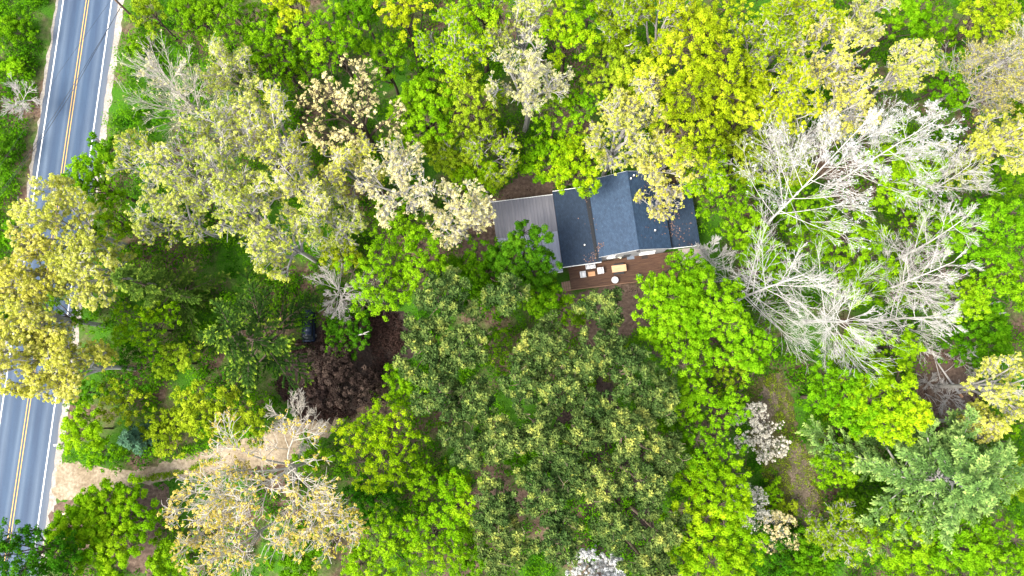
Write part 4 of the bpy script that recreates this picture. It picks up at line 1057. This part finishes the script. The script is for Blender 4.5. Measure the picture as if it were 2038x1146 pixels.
# fallen leaves on the roofs
r = np.random.default_rng(5); C = []
for (px, py, z, s, n) in ((1194, 492, 2.9, .25, 14), (1186, 505, 2.85, .3, 18), (1175, 516, 2.8, .35, 14), (1182, 517, 2.82, .4, 18), (1195, 490, 2.9, .15, 8), (1163, 514, 2.72, .15, 5), (1338, 448, 2.86, .35, 14), (1340, 458, 2.85, .5, 26), (1352, 472, 2.8, .4, 10), (1345, 430, 2.82, .5, 14), (1365, 475, 2.75, .6, 12), (1366, 450, 2.75, .9, 12), (1163, 396, 2.85, .4, 6), (1290, 455, 3.9, .7, 7), (1330, 455, 3.2, .5, 8), (1345, 370, 2.85, .8, 30), (1300, 360, 3.7, 1.6, 60), (1180, 440, 2.9, 1.0, 8)):
    p = at(px, py, z); q = np.array(p) + r.normal(size=(n, 3)) * np.array([s, s, 0]); C.append(q)
C = np.concatenate(C)
L = (Matrix.Rotation(-HR, 3, 'Z') @ Vector((0, 0, 0)))
dx = C[:, 0] - HO.x; dy = C[:, 1] - HO.y; lx = dx * cos(HR) + dy * sin(HR); ly = -dx * sin(HR) + dy * cos(HR)
z = np.where(lx < 0, 2.42 + (lx + 4.75) / 5.03 * .44, np.where(lx < RX, EZ + (RZ - EZ) * lx / RX, np.where(lx < MX, RZ - (RZ - EZ) * (lx - RX) / (MX - RX), 2.85 - (lx - 9.31) / 4.39 * .37)))
ok = (lx > -4.7) & (lx < 13.6) & (ly > -.45) & (ly < 9.6); C = C[ok]; C[:, 2] = z[ok] + .03
o = link("fallen_leaves", mesh_quads("fallen_leaves", leaves(r, C, r.normal(size=C.shape) * .3 + np.array([0, 0, 1]), .19, .13), r.random(len(C))), leaf_mat("dry_leaf", [(0, (.10, .06, .045)), (1, (.28, .18, .135))], .1)); tag(o, "brown fallen leaves lying on the house roofs", "fallen leaves", None, 'stuff')

# ------------------------------------------------------------------ trees: (kind, leaf, px, py, crown radius px, height m, label[, bark])
#   m dense broadleaf   o budding with visible limbs   n pine   s spruce   w white pine   k shrub   c flowering shrub
SEEDS = [100]
def tree(kind, leaf, px, py, rp, h, label, bark_=None, dens=None, kw={}):
    SEEDS[0] += 1; rng = np.random.default_rng(SEEDS[0] * 7919)
    zc = h * (.8 if kind not in 'ws' else .5)
    p = at(px, py, zc); s = (CAM_H - zc) / FPX; r = rp * s * ((1.2 if py < 420 and h > 12 else 1.1) if kind in 'mk' else 1.0)
    rz = rng.uniform(0, 6.28)
    if kind in 'mk': name, cat, grp = ("broadleaf_tree", "tree", "leafy trees of the wood") if kind == 'm' else ("shrub", "shrub", "shrubs under the trees")
    elif kind == 'o': name, cat, grp = "budding_tree", "tree", "budding trees of the wood"
    elif kind == 'n': name, cat, grp = "pine_tree", "tree", "pines below the house"
    elif kind == 's': name, cat, grp = "spruce_tree", "tree", "spruces by the driveway"
    elif kind == 'w': name, cat, grp = "white_pine_tree", "tree", None
    else: name, cat, grp = "flowering_shrub", "shrub", "flowering shrubs by the meadow"
    root = tag(empty(name, (p.x, p.y, 0), rz), label, cat, grp)
    if kind == 'm': me, W = crown_dense(rng, r, h, dens or 1.0, **kw)
    elif kind == 'k': me, W = crown_dense(rng, r, h, dens or .9, leaf=.22, low=.05)
    elif kind == 'o': me, W = crown_budding(rng, r, h, dens or 1.0, **kw)
    elif kind == 'c': me, W = crown_budding(rng, r, h, (dens or 1.0) * .6, leaf=.19, limbs=9, nt=2, keep=.5, trs=.3, twig=.008, **kw)
    elif kind == 'n': me, W = crown_pine(rng, r * .98, h, dens or 1.0)
    elif kind == 's': me, W = crown_conifer(rng, r, h, **kw)
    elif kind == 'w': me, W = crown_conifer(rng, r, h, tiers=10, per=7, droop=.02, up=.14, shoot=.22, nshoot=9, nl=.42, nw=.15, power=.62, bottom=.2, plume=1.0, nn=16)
    bk = bark_ or {'m': 'dark', 'k': 'dark', 'o': 'grey', 'c': 'grey', 'n': 'pinebark', 's': 'dark', 'w': 'grey'}[kind]
    link("trunk", W.mesh("trunk", 5 if kind in 'on' else 4), BARK[bk], root)
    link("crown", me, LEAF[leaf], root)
    return root
def bare(bx, by, tx, ty, h, r, label, bark_='white', **kw):
    """leafless tree from the pixel of its foot and the pixel of its top"""
    SEEDS[0] += 1; rng = np.random.default_rng(SEEDS[0] * 7919)
    b = at(bx, by, 0); t = at(tx, ty, h); leaf = kw.pop('leaf', 'white')
    root = tag(empty("bare_tree", b), label, "tree", "leafless trees of the wood")
    me, W = tree_bare(rng, h, r, (t.x - b.x, t.y - b.y), **kw)
    link("trunk", W.mesh("trunk", 4), BARK[bark_], root)
    if me: link("crown", me, LEAF[leaf], root)
    return root

for row in TREES: tree(*row)
for a, k in BARES: bare(*a, **k)

# ------------------------------------------------------------------ fallen wood
def log(pts, rads, label, mat='silver', cut=None, twigs=0, name="fallen_log"):
    ps = [at(*q) for q in pts]; b = ps[-1]
    root = tag(empty(name, (b.x, b.y, 0)), label, "log", "fallen wood on the forest floor")
    m = MB().tube([p - Vector((b.x, b.y, 0)) for p in ps], rads, 8)
    rr_ = np.random.default_rng(len(label))
    for i in range(twigs):
        j = int(rr_.integers(0, len(ps) - 1)); a = ps[j].lerp(ps[j + 1], rr_.random()) - Vector((b.x, b.y, 0)); d = Vector((rr_.normal(), rr_.normal(), .3 + rr_.random())).normalized() * rr_.uniform(.7, 2.2)
        m.tube([a, a + d * .5 + Vector((.1, 0, .05)), a + d], [.045, .03, .012], 5)
    m.build("trunk", BARK[mat], root, True)
    if cut:
        d = (ps[-1] - ps[-2]).normalized(); q = ps[-1] - Vector((b.x, b.y, 0))
        MB().tube([q - d * .5, q + d * .02], [rads[-1] * 1.06] * 2, 12).build("cut_end", plain("cut_wood", (.50, .26, .13)), root)
log([(1862, 716, .4), (1875, 735, .35), (1892, 760, .3), (1915, 790, .25)], [.06, .11, .13, .16], "grey fallen log with orange cut end in the brown clearing", cut=True, twigs=5)
log([(1867, 668, 2.2), (1893, 687, 1.9), (1925, 700, 1.4), (1962, 717, .8)], [.05, .10, .09, .06], "long grey forked trunk leaning out below the white bare trees", twigs=6)
log([(1855, 694, .5), (1866, 735, .4), (1874, 770, .3)], [.03, .05, .04], "thin pale curved branch lying beside the cut log", twigs=3)
log([(1841, 783, .3), (1868, 797, .3), (1895, 815, .25)], [.06, .045, .03], "dark forked branch on the clearing floor near the blue green pine", 'grey', twigs=6)
log([(2002, 622, 1.0), (1960, 627, 1.0), (1920, 632, .9)], [.10, .12, .12], "straight pale log lying level beyond the white bare trees at the picture edge")
log([(1990, 600, .5), (1950, 610, .5), (1905, 622, .5)], [.10, .12, .1], "slim grey log lying parallel above the straight pale log", 'grey')
log([(735, 659, 4.6), (722, 664, 4.4), (708, 668, 4.2), (702, 678, 0)], [.04, .09, .10, .10], "white broken snag poking out of the deep green bush", 'white', twigs=4, name="dead_snag")
log([(1240, 1040, .3), (1220, 990, .3), (1205, 955, .3)], [.10, .14, .16], "dark log lying in the gap between the lower pines", 'dark')
log([(1268, 1075, .3), (1255, 1035, .3), (1240, 1010, .3)], [.10, .13, .15], "second dark log beside the gap between the lower pines", 'dark')
